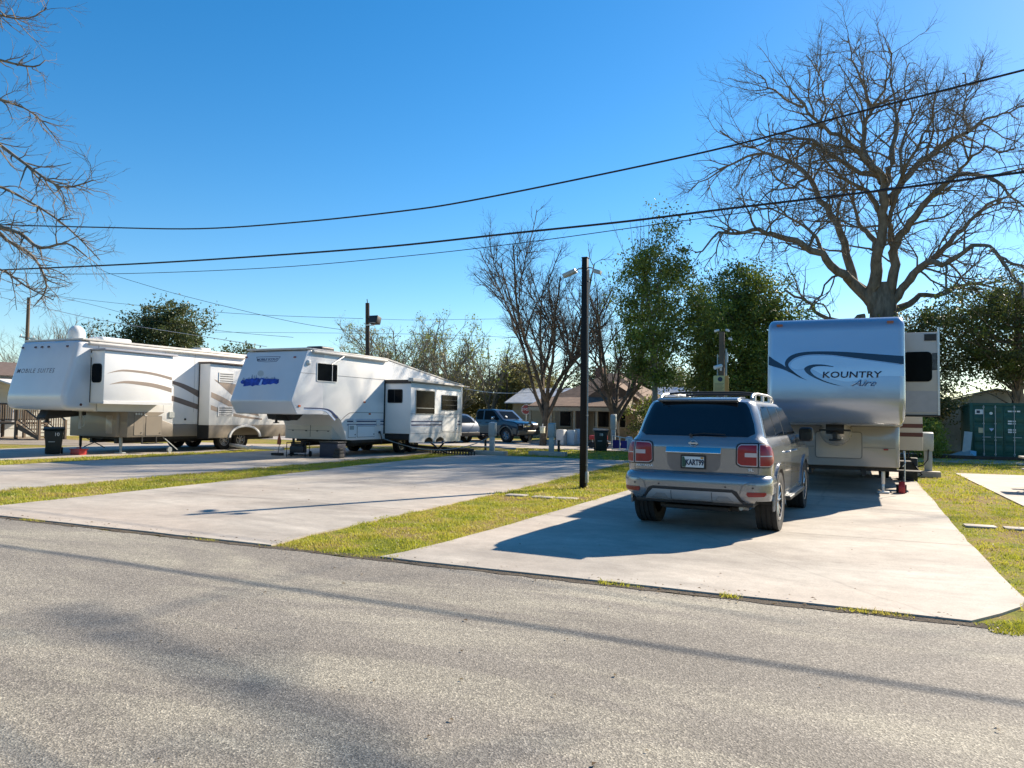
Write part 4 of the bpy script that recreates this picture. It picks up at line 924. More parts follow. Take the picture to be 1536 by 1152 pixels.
# ================================================================ cars lofted from level rings
class Car:
    def __init__(s,W,yr,yf,rc,fc,scale=1.0):
        s.W,s.yr,s.yf,s.rc,s.fc=W,yr,yf,rc,fc
    def ring(s,z,ns=26,bow=0.05):
        W=interp(z,s.W); yr=interp(z,s.yr); yf=interp(z,s.yf); r=min(s.rc,W*.6); f=min(s.fc,W*.7,(yf-yr)*.4)
        pts=[]
        for i in range(6): x=(W-r)*i/5; pts.append((x,yr+bow*(x/W)**2))
        y0=yr+bow*((W-r)/W)**2
        for i in range(1,9): a=R_(90*i/8); pts.append((W-r+r*math.sin(a),y0+r*(1-math.cos(a))))
        ys=y0+r; ye=yf-f
        for i in range(1,ns): pts.append((W,ys+(ye-ys)*i/ns))
        for i in range(9): a=R_(90*i/8); pts.append((W-f+f*math.cos(a),ye+f*math.sin(a)))
        for i in range(1,6): x=(W-f)*(1-i/5); pts.append((x,yf))
        return pts
    def body(s,zs,ns=26):
        mb=MB(); rings=[]
        for z in zs:
            R=s.ring(z,ns); L=[(-x,y) for x,y in R[1:-1]][::-1]; rings.append([(x,y,z) for x,y in R+L])
        n=len(rings[0]); vs=[v for r in rings for v in r]; fs=[]
        for i in range(len(rings)-1):
            for j in range(n): fs.append((i*n+j,i*n+(j+1)%n,(i+1)*n+(j+1)%n,(i+1)*n+j))
        fs+=[tuple(range(n-1,-1,-1)),tuple(range((len(rings)-1)*n,len(rings)*n))]
        mb.add(vs,fs); return mb
    def at(s,u,z,d,bow=0.05):
        """arc length u from the rear centre line (negative = left side)"""
        sg=1 if u>=0 else -1; u=abs(u); W=interp(z,s.W); yr=interp(z,s.yr); r=min(s.rc,W*.6); y0=yr+bow*((W-r)/W)**2; al=r*math.pi/2
        if u<W-r: x,y,nx,ny=u,yr+bow*(u/W)**2,0,-1
        elif u<W-r+al:
            a=(u-(W-r))/r; x,y=W-r+r*math.sin(a),y0+r*(1-math.cos(a)); nx,ny=math.sin(a),-math.cos(a)
        else: x,y,nx,ny=W,y0+r+(u-(W-r)-al),1,0
        return (sg*(x+nx*d),y+ny*d,z)
    def side(s,y,z,d,sg=1): return (sg*(interp(z,s.W)+d),y,z)
    def sidey(s,sg): return lambda u,v,d: (sg*(interp(v,s.W)+d),u,v)
def suv():
    root=thing('suv','grey suv with licence plate KART99 parked behind the silver trailer','car',(-1.93,11.45,PADZ),R_(-2.9))
    g=bpy.data.objects.new('x',None)
    OY=-1.12  # rear bumper relative to the rear axle
    W=[(.28,.90),(.36,.955),(.50,.985),(.80,.995),(1.02,1.0),(1.12,.985),(1.20,.965),(1.27,.925),(1.32,.885),(1.55,.825),(1.74,.765),(1.80,.725),(1.835,.66),(1.86,.57),(1.875,.42)]
    yr=[(.28,.30),(.36,.20),(.80,.13),(1.18,.12),(1.28,.16),(1.34,.20),(1.74,.37),(1.80,.38),(1.835,.44),(1.86,.60),(1.875,.85)]
    yf=[(.28,5.10),(.36,5.22),(.55,5.27),(.95,5.22),(1.06,5.10),(1.12,4.90),(1.17,4.55),(1.22,4.05),(1.27,3.96),(1.55,3.50),(1.74,3.16),(1.80,3.02),(1.835,2.9),(1.86,2.7),(1.875,2.4)]
    c=Car(W,yr,yf,.26,.30)
    zs=[.28,.32,.36,.43,.50,.6,.7,.8,.88,.95,1.02,1.07,1.12,1.15,1.17,1.195,1.22,1.245,1.27,1.295,1.32,1.38,1.46,1.55,1.64,1.74,1.775,1.80,1.82,1.835,1.85,1.86,1.87,1.875]
    off=bpy.data.objects.new('dummy',None)
    def shift(o): 
        o.data.transform(Matrix.Translation((0,OY,0))); return o
    body=c.body(zs,34).build('body',gmpaint,root,smooth=40)
    def cutter(y,r,x0,x1):
        m=MB(); m.cyl((x0,y,.40),(x1,y,.40),r,n=40); o=m.build('cut',gmpaint,smooth=None); return o
    AX=(1.06,4.20)
    # cutters live in the body's local space while root is not yet moved
    root.location=(0,0,0); root.rotation_euler=(0,0,0)
    cs=[cutter(y,.475,s*.62,s*1.15) for y in AX for s in (-1,1)]; m_=MB(); m_.bx(-1.3,1.3,-.3,.80,.0,.47); cs.append(m_.build('cut',gmpaint,smooth=None))
    boolean_cut(body,cs); shift(body)
    fn=c.at
    def P(name,polys,m,thick=.004,step=.06,f=None,parent=root,sm=40,cutu=True,base=-.003):
        return shift(patch(name,polys,f or fn,m,parent,thick=thick,step=step,smooth=sm,cutu=cutu,base=base))
    # rear glass and frame
    P('rear_window',[[(-.70,1.325),(.70,1.325),(.80,1.37),(.775,1.50),(.70,1.70),(.655,1.775),(.60,1.795),(-.60,1.795),(-.655,1.775),(-.70,1.70),(-.775,1.50),(-.80,1.37)]],glass2,thick=.006,sm=60)
    # roof spoiler lip
    b=MB(); b.prism([(.30,1.806),(.285,1.818),(.30,1.838),(.50,1.868),(.85,1.880),(.85,1.80)],'X',-.56,.56); shift(b.build('spoiler',gmpaint,root,bevel=.012,seg=3))
    b=MB(); b.bx(-.54,.54,.31,.36,1.792,1.806); shift(b.build('brake_light_strip',blackp,root,bevel=.004))
    # tailgate seams
    for s in (-1,1):
        P('panel_gap',[[(s*.845,.84),(s*.855,.84),(s*.855,1.325),(s*.845,1.325)]],seam,thick=.0015,step=.05,base=-.001)
    P('panel_gap',[[(-.85,.832),(.85,.832),(.85,.842),(-.85,.842)]],seam,thick=.0015)
    # licence recess, laid flat with its shade put into darker body paint
    P('licence_recess',[[(-.37,1.10),(-.36,.93),(-.32,.865),(-.26,.845),(.26,.845),(.32,.865),(.36,.93),(.37,1.10)]],mat('recess_shade',(.16,.165,.18),.35,metal=.6,coat=.6),thick=.003)
    b=MB(); b.prism([(.15,1.172),(.105,1.172),(.068,1.10),(.072,1.088),(.15,1.088)],'X',-.375,.375); shift(b.build('chrome_bar',chrome,root,bevel=.008,seg=3,smooth=50))
    b=MB(); b.prism(rrect(-.17,.17,.875,1.065,.012),'Y',.095,.125,0); b.prism(rrect(-.150,.150,.897,1.043,.008),'Y',.091,.12,1)
    pl=b.build('licence_plate',[black,plate],root); shift(pl)
    for t,sz,u,v,sx in (('KART99',.104,.024,.962,.68),('CALIFORNIA',.022,0,1.030,1.0)):
        if t!='KART99': continue
        o=text('plate_lettering',t,sz,lambda u,v,d:(u,.091-d,v),inkdark,pl,u=u,v=v,sx=sx,bold=.0045,thick=.002); shift(o)
    b=MB(); b.prism([(-.148,.90),(-.10,.90),(-.085,.95),(-.105,1.0),(-.12,1.04),(-.148,1.04)],'Y',.0895,.0915); shift(b.build('plate_picture',mat('plate_green',(0.03,0.09,0.06),.5,var=.4,scale=60),pl)); b=MB(); b.prism(rrect(.105,.145,1.015,1.04,.005),'Y',.0895,.0915); shift(b.build('plate_sticker',mat('plate_orange',(.5,.25,.05),.5),pl))
    # badge ring
    b=MB(); t=[(.045*math.cos(a/16*6.283),.11,1.225+.040*math.sin(a/16*6.283)) for a in range(17)]; b.tube(t,.006,n=6); b.bx(-.064,.064,.102,.115,1.216,1.234); shift(b.build('badge',alu,root))
    shift(text('lettering','ARMADA',.042,fn,inkw,root,u=-.70,v=.892,sx=1.5,bold=.001,thick=.005))
    shift(text('lettering','SL',.050,fn,inkw,root,u=.755,v=.888,sx=1.5,bold=.001,thick=.005))
    P('badge',[rrect(-.79,-.70,1.235,1.245,.004)],chrome,thick=.004,step=.5)
    # wiper
    b=MB(); b.tube([(-.05,.175,1.34),(.12,.168,1.365),(.42,.172,1.355)],.009,n=6); b.cyl((-.05,.19,1.335),(-.05,.15,1.335),.022); shift(b.build('wiper',blackp,root))
    # tail lights
    for s in (-1,1):
        def L(pts): return [(s*a,b_) for a,b_ in pts][::s]
        o=[(.565,.955),(.56,.985),(.565,1.19),(.58,1.225),(.62,1.245),(.84,1.25),(.95,1.25),(1.05,1.235),(1.13,1.20),(1.195,1.14),(1.205,1.08),(1.17,1.00),(1.11,.945),(1.02,.915),(.62,.92)]
        P('tail_light_bezel',[L(o)],blackp,thick=.004)
        k=[(.585,.965),(.58,.99),(.585,1.18),(.60,1.21),(.63,1.228),(.838,1.233),(.838,.935),(.63,.938)]
        k2=[(.862,1.233),(.95,1.233),(1.04,1.22),(1.115,1.185),(1.17,1.13),(1.18,1.08),(1.15,1.01),(1.10,.96),(1.02,.932),(.862,.933)]
        tl=P('tail_light',[L(k),L(k2)],clearl,thick=.010)
        def inset(q,f):
            cx_=sum(a for a,_ in q)/len(q); cz=sum(b_ for _,b_ in q)/len(q); return [(cx_+(a-cx_)*f,cz+(b_-cz)*(f-.02)) for a,b_ in q]
        P('red_lens',[L(inset(k,.93)),L(inset(k2,.945))],redl,thick=.014,parent=tl)
        P('reverse_lens',[L([(.68,1.06),(.68,1.115),(.83,1.115),(.83,1.06)]),L([(.872,1.068),(.872,1.082),(1.08,1.082),(1.07,1.068)])],clearl,thick=.018,parent=tl)
    # bumper
    Wb=[(.43,.95),(.46,.985),(.54,1.012),(.74,1.015),(.80,.995),(.835,.94)]
    yb=[(.43,.12),(.445,.07),(.48,.025),(.54,.005),(.58,0),(.72,.0),(.78,.02),(.815,.06),(.835,.12)]
    cb=Car(Wb,yb,[(.3,.78),(.85,.78)],.30,.01)
    bump_=cb.body([.43,.44,.46,.50,.56,.62,.68,.72,.76,.79,.815,.828,.835],10).build('rear_bumper',gmpaint,root,smooth=45)
    wd=[]
    for s in (-1,1):
        m=MB(); m.prism([(s*.70,.30),(s*1.2,.30),(s*1.2,.66),(s*1.0,.56),(s*.84,.50)],'Y',-.2,1.0); wd.append(m.build('cut',gmpaint,smooth=None))
    boolean_cut(bump_,[cutter(1.06,.475,-1.15,1.15)]+wd); shift(bump_)
    fb=cb.at
    P('bumper_trim',[[(-.74,.435),(-.66,.50),(-.60,.605),(-.54,.63),(.54,.63),(.60,.605),(.66,.50),(.74,.435)]],blackp,f=fb,thick=.006)
    P('skid_plate',[[(-.66,.440),(-.585,.54),(-.535,.59),(.535,.59),(.585,.54),(.66,.440),(.30,.440),(.26,.45),(-.26,.45),(-.30,.440)]],diffuser,f=fb,thick=.014)
    for s in (-1,1):
        P('panel_gap',[[(s*.27,.455),(s*.28,.455),(s*.28,.58),(s*.27,.58)]],seam,f=fb,thick=.016)
        P('skid_inset',[[(s*.32,.475),(s*.36,.535),(s*.48,.535),(s*.56,.465)][::s],],mat('grey_plastic',(.25,.25,.25),.5),f=fb,thick=.018)
        P('reflector',[[(s*.72,.575),(s*.74,.545),(s*.95,.55),(s*.985,.575),(s*.98,.605),(s*.73,.605)][::s]],redl,f=fb,thick=.012)
        P('bumper_corner',[[(s*.62,.56),(s*.66,.69),(s*.75,.735),(s*1.05,.74),(s*1.05,.735),(s*.76,.725),(s*.675,.685),(s*.635,.56)][::s]],mat('recess_shade',(.16,.165,.18),.35,metal=.6,coat=.6),f=fb,thick=.003)  # crease line, its shade drawn in the same darker body paint
    for x in (-.45,.45,-.8,.8):
        b=MB(); y=fb(x,.66,0)[1]; b.cyl((x if abs(x)<.7 else x,y+.01,.66),(x,y-.004,.66),.012,n=10); shift(b.build('parking_sensor',blackp,root))
    # underbody
    b=MB(); b.bx(-.80,.80,.10,.60,.40,.46); b.bx(-.55,.55,.45,5.0,.29,.36); b.bx(-.45,.45,.3,.8,.30,.36); b.cyl((-.25,.75,.34),(.35,.75,.34),.08,n=14); shift(b.build('underbody',black,root,bevel=.02))
    b=MB(); b.tube([(.60,.85,.33),(.60,.4,.36),(.62,.20,.37)],.028,n=12); shift(b.build('exhaust_pipe',galv,root))
    # side glass
    for s in (1,-1):
        f=c.sidey(s)
        q=[(.62,1.335),(.70,1.60),(.78,1.715),(.86,1.745),(1.36,1.755),(1.50,1.335)]
        P('side_window',[q],glass2,f=f,thick=.004,sm=60)
        P('side_window',[[(1.56,1.335),(1.42,1.755),(2.28,1.765),(2.34,1.335)]],glass2,f=f,thick=.004,sm=60)
        P('side_window',[[(2.42,1.335),(2.36,1.765),(3.02,1.755),(3.30,1.60),(3.74,1.335)]],glass2,f=f,thick=.004,sm=60)
        P('window_trim',[[(.58,1.318),(3.85,1.318),(3.85,1.332),(.58,1.332)]],chrome,f=f,thick=.008)
        for y in (1.62,2.42,3.48):
            P('panel_gap',[[(y,.50),(y+.009,.50),(y+.009,1.30),(y,1.30)]],seam,f=f,thick=.0015)
        for y in (1.78,2.58):
            b=MB(); b.tube([(s*.985,y,1.07),(s*1.035,y+.03,1.085),(s*1.035,y+.19,1.085),(s*.985,y+.22,1.07)],.018,n=8); shift(b.build('door_handle',gmpaint,root,smooth=50))
        # arches
        for y in AX:
            o=[]; i_=[]
            for a in range(-8,189,7): o.append((y+.56*math.cos(R_(a)),.40+.555*math.sin(R_(a)))); i_.append((y+.475*math.cos(R_(a)),.40+.475*math.sin(R_(a))))
            P('wheel_arch',[(o[k],o[k+1],i_[k+1],i_[k]) for k in range(len(o)-1)],gmpaint,f=lambda u,v,d,sg=s:(sg*(interp(max(v,.5),W)+d),u,v),thick=.022,sm=50)
            b=MB(); b.prism([(y+.47*math.cos(R_(a)),.40+.47*math.sin(R_(a))) for a in range(0,181,12)],'X',*sorted((s*.64,s*.66))); shift(b.build('wheel_well',black,root))
            b=MB(); a0=[(y+.474*math.cos(R_(a)),.40+.474*math.sin(R_(a))) for a in range(0,181,10)]; b.prism(a0+[(p*1.0+(y-p)*.03,.40+(q-.40)*.97) for p,q in a0[::-1]],'X',s*.65,s*.97); shift(b.build('wheel_well',blackp,root))
        # running board
        b=MB(); b.prism(rrect(s*.99-.11,s*.99+.07,.36,.42,.02),'Y',1.78,3.66); shift(b.build('running_board',blackp,root,bevel=.005))
        b=MB(); b.bx(*sorted((s*.94,s*1.055)),1.80,3.64,.421,.427); shift(b.build('board_tread',alu,root))
        P('rocker_trim',[[(1.75,.44),(3.68,.44),(3.68,.50),(1.75,.50)]],chrome if False else gmpaint,f=f,thick=.02)
        # roof rails
        x=.655; b=MB(); b.tube([(s*x,.80,1.86),(s*x,.92,1.915),(s*x,1.3,1.935),(s*x,2.2,1.935),(s*x,2.62,1.91),(s*x,2.78,1.85)],[.022,.020,.018,.018,.020,.022],n=8)
        for y in (1.05,1.75,2.45): b.bx(s*x-.015,s*x+.015,y-.06,y+.06,1.83,1.925)
        shift(b.build('roof_rail',alu,root,smooth=50))
        # mirrors
        b=MB(); b.prism(rrect(s*1.10-.11,s*1.10+.11,1.20,1.44,.055),'Y',3.42,3.55); mm=b.build('mirror',blackp,root,bevel=.03,seg=3); shift(mm)
        b=MB(); b.prism(rrect(s*1.10-.088,s*1.10+.088,1.222,1.418,.045),'Y',3.408,3.425); shift(b.build('mirror_glass',glass2,mm)); b=MB(); b.prism([(s*.93,3.46),(s*1.07,3.46),(s*1.07,3.54),(s*.93,3.58)],'Z',1.25,1.31); shift(b.build('mirror_arm',gmpaint,mm,bevel=.01))
        for y in AX: wheel(root,(s*.865,y+OY,.405),.405,.30,s,6,rr=.64,rim_m=rimm,dark=True,n=40)
    for y in (1.25,2.25): b=MB(); b.tube([(-.655,y,1.935),(-.4,y,1.955),(.4,y,1.955),(.655,y,1.935)],.017,n=8); shift(b.build('roof_crossbar',black,root))
    # windscreen dark + front
    P('side_window',[[(-.60,1.35),(.60,1.35),(.5,1.7),(-.5,1.7)]],glass,f=lambda u,v,d:(u,interp(v,yf)+d,v))
    for s in (-1,1):
        P('headlight',[[(s*.55,.85),(s*.88,.88),(s*.88,.98),(s*.55,.96)][::s]],clearl,f=lambda u,v,d:(u,interp(v,yf)-.0+d-(.10 if abs(u)>.8 else 0),v),step=.1)
    root.location=(-1.93,11.45,PADZ); root.rotation_euler=(0,0,R_(-2.9))
    bpy.data.objects.remove(g); bpy.data.objects.remove(off)
suv()
def simple_car(name,label,cat,loc,rz,prof,W,axles,R,paint,glasspolys,lower=None,bed=None,taper=.16,zb=.9,light=True,lowerp=None):
    """side silhouette with width narrowing above the belt line zb; nose towards +X of the local frame -> built along local y"""
    root=thing(name,label,cat,loc,rz)
    zt=max(z for _,z in prof)
    def wx(z): return W/2*(1-taper*max(0,(z-zb)/(zt-zb))) - (0.04 if z<.45 else 0)
    mb=MB(); n=len(prof); ks=[-1,-.8,.8,1]
    bm=bmesh.new(); vs=[bm.verts.new((y,z,0)) for y,z in prof]; bm.faces.new(vs); bmesh.ops.triangulate(bm,faces=bm.faces)
    for s in (1,):
        pass
    bm.free()
    V=[(wx(z),y,z) for y,z in prof]+[(-wx(z),y,z) for y,z in prof]
    mb.add(V,[(i,(i+1)%n,n+(i+1)%n,n+i) for i in range(n)]+[tuple(range(n-1,-1,-1)),tuple(range(n,2*n))])
    root.location=(0,0,0); root.rotation_euler=(0,0,0)
    body=mb.build('body',paint,root,bevel=.06,seg=3,smooth=40)
    cs=[]
    for y in axles:
        for s in (-1,1):
            m=MB(); m.cyl((s*W*.30,y,R),(s*W*.6,y,R),R*1.16,n=28); cs.append(m.build('cut',paint,smooth=None))
    boolean_cut(body,cs)
    for s in (1,-1):
        f=lambda u,v,d,s=s:(s*(wx(v)+d),u,v)
        for q in glasspolys: patch('side_window',[q],f,glass,root,thick=.006,step=.2)
        if lower: patch('lower_panel',lower,f,lowerp,root,thick=.003,step=.2)
        for y in axles:
            b=MB(); b.prism([(y+R*1.15*math.cos(R_(a)),R+R*1.15*math.sin(R_(a))) for a in range(0,181,15)],'X',*sorted((s*W*.31,s*W*.33))); b.build('wheel_well',black,root)
            wheel(root,(s*(W/2-.14),y,R),R,.26,s,6,rr=.62,n=24)
    root.location=loc; root.rotation_euler=(0,0,rz)
    return root,wx
# pickup: front at local +y
darkp=mat('pickup_navy',(0.022,0.026,0.036),.3,metal=.3,coat=1.0,var=.05); goldp=mat('pickup_tan',(0.22,0.20,0.16),.4,metal=.4,coat=.5,var=.05)
def pickup():
    a=gnd(693,660); ax=(0.95,4.45); R=.41
    f1=Vector((-17.95,39.15,0)); hd=math.radians(-17)   # heading below +X axis
    dirv=Vector((math.cos(hd),math.sin(hd),0)); rz=math.atan2(dirv.y,dirv.x)-math.pi/2
    left=Vector((dirv.y,-dirv.x,0))
    org=f1-dirv*4.45-left*(.86)
    prof=[(-.05,.62),(-.05,1.18),(1.95,1.20),(2.0,1.75),(2.12,1.88),(3.15,1.90),(3.45,1.84),(4.15,1.28),(5.0,1.20),(5.28,1.10),(5.34,.85),(5.36,.55),(5.25,.40),(.1,.42)]
    root,wx=simple_car('pickup_truck','dark blue pickup truck with tan lower panels parked beyond the middle trailer','pickup truck',(org.x,org.y,.012),rz,prof,1.95,ax,R,darkp,
       [[(2.10,1.28),(2.08,1.70),(2.20,1.80),(2.60,1.81),(2.60,1.28)],[(2.70,1.28),(2.70,1.81),(3.20,1.81),(3.42,1.76),(3.90,1.32),(3.80,1.28)]],
       lower=[[(0.02,.50),(.45,.50),(.45,.95),(.02,.98)],[(1.45,.50),(3.95,.50),(3.98,.80),(4.1,.98),(1.45,.98)],[(4.95,.50),(5.25,.50),(5.28,.80),(4.95,.84)]],lowerp=goldp)
    b=MB()
    for s in (1,-1):
        b2=MB(); b2.box((s*.68,5.16,.98),(.36,.30,.17)); b2.build('headlight',clearl,root,bevel=.05,seg=3)
        b2=MB(); b2.prism(rrect(s*1.12-.11,s*1.12+.11,1.28,1.46,.05),'Y',3.55,3.66); b2.build('mirror',chrome,root,bevel=.02)
        for y in (2.35,2.9):
            b2=MB(); b2.box((s*(wx(1.12)+.015),y,1.12),(.03,.16,.035)); b2.build('door_handle',blackp,root,bevel=.008)
        for y in ax:
            o=[(y+.55*math.cos(R_(t)),R+.53*math.sin(R_(t))) for t in range(0,181,15)]; i_=[(y+.47*math.cos(R_(t)),R+.47*math.sin(R_(t))) for t in range(0,181,15)]
            b2=MB(); b2.prism(o+i_[::-1],'X',*sorted((s*.94,s*1.01))); b2.build('wheel_arch',goldp,root,bevel=.01)
        b2=MB(); b2.tube([(s*.98,1.5,.36),(s*1.02,1.6,.34),(s*1.02,3.8,.34),(s*.98,3.9,.36)],.035); b2.build('running_board',black,root)
    b.prism(rrect(-.45,.45,.82,1.08,.05),'Y',5.26,5.35); b.build('grille',chrome,root,bevel=.015)
    b=MB(); b.prism(rrect(-.95,.95,.46,.70,.06),'Y',5.22,5.42); b.build('front_bumper',goldp,root,bevel=.04,seg=3)
    patch('windscreen',[[(-.66,1.36),(.66,1.36),(.56,1.76),(-.56,1.76)]],lambda u,v,d:(u,interp(v,[(1.28,4.15),(1.84,3.45)])+d+.004,v+d),glass,root,step=.3,thick=.012)
    patch('sticker',[rrect(.30,.42,1.42,1.5,.01)],lambda u,v,d:(u,interp(v,[(1.28,4.15),(1.84,3.45)])+d+.01,v+d),inkw,root,step=.5,thick=.014)
pickup()
def blue_car():
    paint=mat('car_steel_blue',(0.022,0.06,0.13),.5,spec=.3,coat=0.2,var=.04)
    p=gnd(712,664); hd=R_(-10); rz=hd-math.pi/2
    prof=[(-4.3,.45),(-4.3,.8),(-3.4,1.02),(-2.6,1.5),(-1.2,1.62),(-.75,1.56),(-.38,1.36),(-.10,1.08),(0,.85),(0,.5),(-.1,.36),(-4.2,.36)]
    x=-19.15; y=36.9
    root,wx=simple_car('car','steel blue car with its rounded rear end showing behind the slide-out','car',(x,y,.012),rz,prof,1.8,(-3.7,-.85),.33,paint,[[(-3.1,1.06),(-2.6,1.40),(-1.3,1.50),(-.95,1.44),(-.75,1.10)]])
    for s in (-1,1):
        b=MB(); b.tube([(s*.905,-.38+.17*math.cos(t/10*6.283),.62+.12*math.sin(t/10*6.283)) for t in range(11)],.02,n=6); b.build('fog_lamp_ring',chrome,root)
        b=MB(); b.box((s*.66,-.14,.74),(.32,.22,.14)); b.build('tail_light',redl,root,bevel=.04)
    patch('rear_window',[[(-.58,1.10),(.58,1.10),(.50,1.38),(.40,1.50),(-.40,1.50),(-.50,1.38)]],lambda u,v,d:(u,interp(v,[(1.08,-.10),(1.36,-.38),(1.56,-.75)])+d+.006,v+d),glass,root,step=.08,thick=.012)
    b=MB(); b.prism(rrect(-.84,.84,.38,.60,.06),'Y',-.10,.06); b.build('rear_bumper',blackp,root,bevel=.03)
blue_car()
# ================================================================ poles, wires, signs
def pole_lamp():
    r=thing('lamp_post','black square steel post with two flood lamps standing in the grass strip','post',(-5.44,15.94,0))
    h=5.12; b=MB(); b.bx(-.062,.062,-.062,.062,-.05,h); b.bx(-.07,.07,-.07,.07,h,h+.03); b.build('post',blackpaint,r,bevel=.004)
    b=MB(); b.tube([(.085,.01,.05),(.085,.01,h-.25)],.017,n=8); 
    for z in (.5,1.6,2.7,3.8,4.6): b.bx(.05,.10,-.02,.03,z,z+.02)
    b.build('conduit',galv,r); b=MB(); b.bx(.055,.12,-.04,.05,.12,.36); b.build('junction_box',galv,r,bevel=.006)
    for s,l in ((-1,.42),(1,.24)):
        b=MB(); b.tube([(s*.05,0,4.92),(s*.16,0,4.90),(s*.20,-.03,4.86)],.015); b.box((s*(.22+l*.3),-.05,4.80),(l*.75,.16,.08),ry=s*.35); b.build('flood_lamp',galv,r,bevel=.015)
pole_lamp()
def wood_pole():
    r=thing('light_pole','leaning dark wooden pole with a box flood light behind the middle trailer','pole',(-21.5,30.5,0))
    b=MB(); b.cyl((.12,0,0),(-.10,0,6.95),.13,.10,n=12); b.cyl((-.10,0,6.95),(-.13,0,7.15),.02,n=6); b.build('post',woodd,r)
    b=MB(); b.tube([(-.02,0,6.1),(.18,-.05,6.22),(.32,-.1,6.2)],.03); b.box((.42,-.1,6.08),(.50,.34,.36),rx=-.3); w=b.build('flood_light',black,r,bevel=.03)
    b=MB(); b.box((.42,-.26,6.03),(.34,.02,.22),rx=-.3); b.build('lamp_glass',galv,w); 
    b=MB(); b.bx(-.08,.30,-.12,.10,5.84,5.87); b.build('bracket',alu,r)
wood_pole()
def util_pole():
    p=atY(41,500,44); r=thing('utility_pole','grey wooden utility pole with a white crossarm at the far left','utility pole',(p.x,44,0))
    b=MB(); b.cyl((0,0,0),(0,0,11.6),.20,.14,n=12); b.build('post',wood,r); b=MB(); b.box((.1,0,7.9),(2.3,.12,.14),ry=.14); b.build('crossarm',galv,r)
    for x in (-.9,.9): b=MB(); b.lathe([(.05,8.0),(.07,8.08),(.03,8.18),(0,8.2)],(x,0,-x*.12),'Z',10); b.build('insulator',white2,r)
util_pole()
def sign_pole():
    r=thing('camera_pole','wooden pole with security cameras and a yellow notice board behind the grey suv','pole',(-4.30,28,0))
    b=MB(); b.bx(-.09,.09,-.09,.09,0,4.72); b.build('post',wood,r)
    b=MB(); b.tube([(.16,-.05,0),(.16,-.05,4.1)],.03); b.tube([(-.14,-.05,0),(-.14,-.05,3.9)],.025); b.build('conduit',galv,r)
    for x,z,s in ((-.12,4.74,-1),(.16,4.74,1),(.26,4.42,1)):
        b=MB(); b.cyl((x,-.02,z+.04),(x+s*.10,-.16,z),.045,n=10); b.bx(x-.02,x+.02,-.05,.05,z+.02,z+.07); b.build('security_camera',white2,r)
    b=MB(); b.cyl((.0,-.10,3.48),(-.20,-.30,3.40),.07,n=12); b.cyl((-.20,-.30,3.40),(-.205,-.305,3.398),.075,n=12); b.bx(-.05,.02,-.14,-.08,3.3,3.46); b.build('flood_lamp',white2,r)
    b=MB(); b.bx(.20,.24,-.14,-.10,3.6,3.95); b.build('antenna',white2,r)
    b=MB(); b.prism(rrect(-.27,.27,2.50,3.12,.02),'Y',-.17,-.15); s=b.build('notice_board',mat('sign_yellow',(0.62,0.50,0.20),.5,var=.05),r,bevel=.003)
    b=MB(); b.bx(.13,.265,-.173,-.168,2.51,3.11); b.build('orange_band',mat('sign_orange',(0.60,0.28,0.06),.5),s)
    b=MB(); b.cyl((-.03,-.18,2.99),(-.03,-.172,2.99),.085,n=20)
    for i in range(7): b.bx(-.23,.10-.03*(i%3),-.176,-.168,2.83-.045*i,2.84-.045*i)
    b.build('sign_marks',inkdark,s)
sign_pole()
def stop_sign():
    r=thing('stop_sign','red octagonal STOP sign on a thin post beyond the pickup truck','sign',(-19.3,45,0))
    b=MB(); b.bx(-.03,.03,.02,.06,0,2.3); b.build('post',galv,r)
    b=MB(); b.prism([(.34*math.cos(R_(22.5+45*i)),1.95+.34*math.sin(R_(22.5+45*i))) for i in range(8)],'Y',0,.01,1); b.prism([(.31*math.cos(R_(22.5+45*i)),1.95+.31*math.sin(R_(22.5+45*i))) for i in range(8)],'Y',-.004,.006,0)
    s=b.build('sign_plate',[mat('stop_red',(0.33,0.04,0.03),.5,var=.1),inkw],r)
    text('lettering','STOP',.22,lambda u,v,d:(u,-.004-d,v),inkw,s,u=0,v=1.95,bold=.004)
stop_sign()
def wire(label,pts,Y,r,m,ext=None,seg=6):
    P=[atY(a,b,Y if not isinstance(Y,(list,tuple)) else Y[i]) for i,(a,b) in enumerate(pts)]
    if ext:
        d0=(P[0]-P[1]); d1=(P[-1]-P[-2]); P=[P[0]+d0*ext]+P+[P[-1]+d1*ext]
    C=smooth_curve(P,seg); b=MB(); b.tube(C,r,n=6); o=b.build('power_line',m,smooth=60); tag(o,label,'power line','overhead lines across the sky'); return o
wm=mat('cable_black',(0.012,0.010,0.012),.6,var=.1)
wire('lower thick black cable crossing the whole photo in front of the trees',[(-40,407),(0,405),(200,396),(380,385),(580,370),(768,350),(940,332),(1100,312),(1320,286),(1536,258)],13.0,.020,wm,ext=2.5)
wire('upper thick black cable crossing the photo and rising highest at the right',[(-40,334),(0,337),(150,341),(300,343),(450,333),(600,317),(700,302),(900,262),(1100,218),(1300,165),(1536,105)],10.6,.0135,wm,ext=2.5)
wire('thin black cable just under the lower thick cable',[(-30,408),(150,411),(400,402),(620,383),(800,362),(960,340),(1160,312),(1400,270)],15.5,.009,wm,ext=1.0)
wire('thin cable running from the upper left down to the flood light pole',[(100,370),(150,404),(220,428),(300,450),(440,483),(540,498)],[24,24.5,25.5,26.5,28.5,30.4],.011,wm)
wire('pale service cable sloping down over the left trailer roof',[(-30,438),(60,460),(150,480),(300,504),(400,520)],30,.016,alu)
wire('thin cable above the pale service cable on the left',[(60,440),(130,455),(220,478),(330,496),(440,506)],34,.012,wm)
wire('thin horizontal cable left of the flood light pole',[(-20,430),(150,452),(350,470),(545,478)],36,.013,wm)
wire('thin horizontal cable right of the flood light pole',[(550,478),(620,480),(700,479),(840,477)],36,.010,wm)
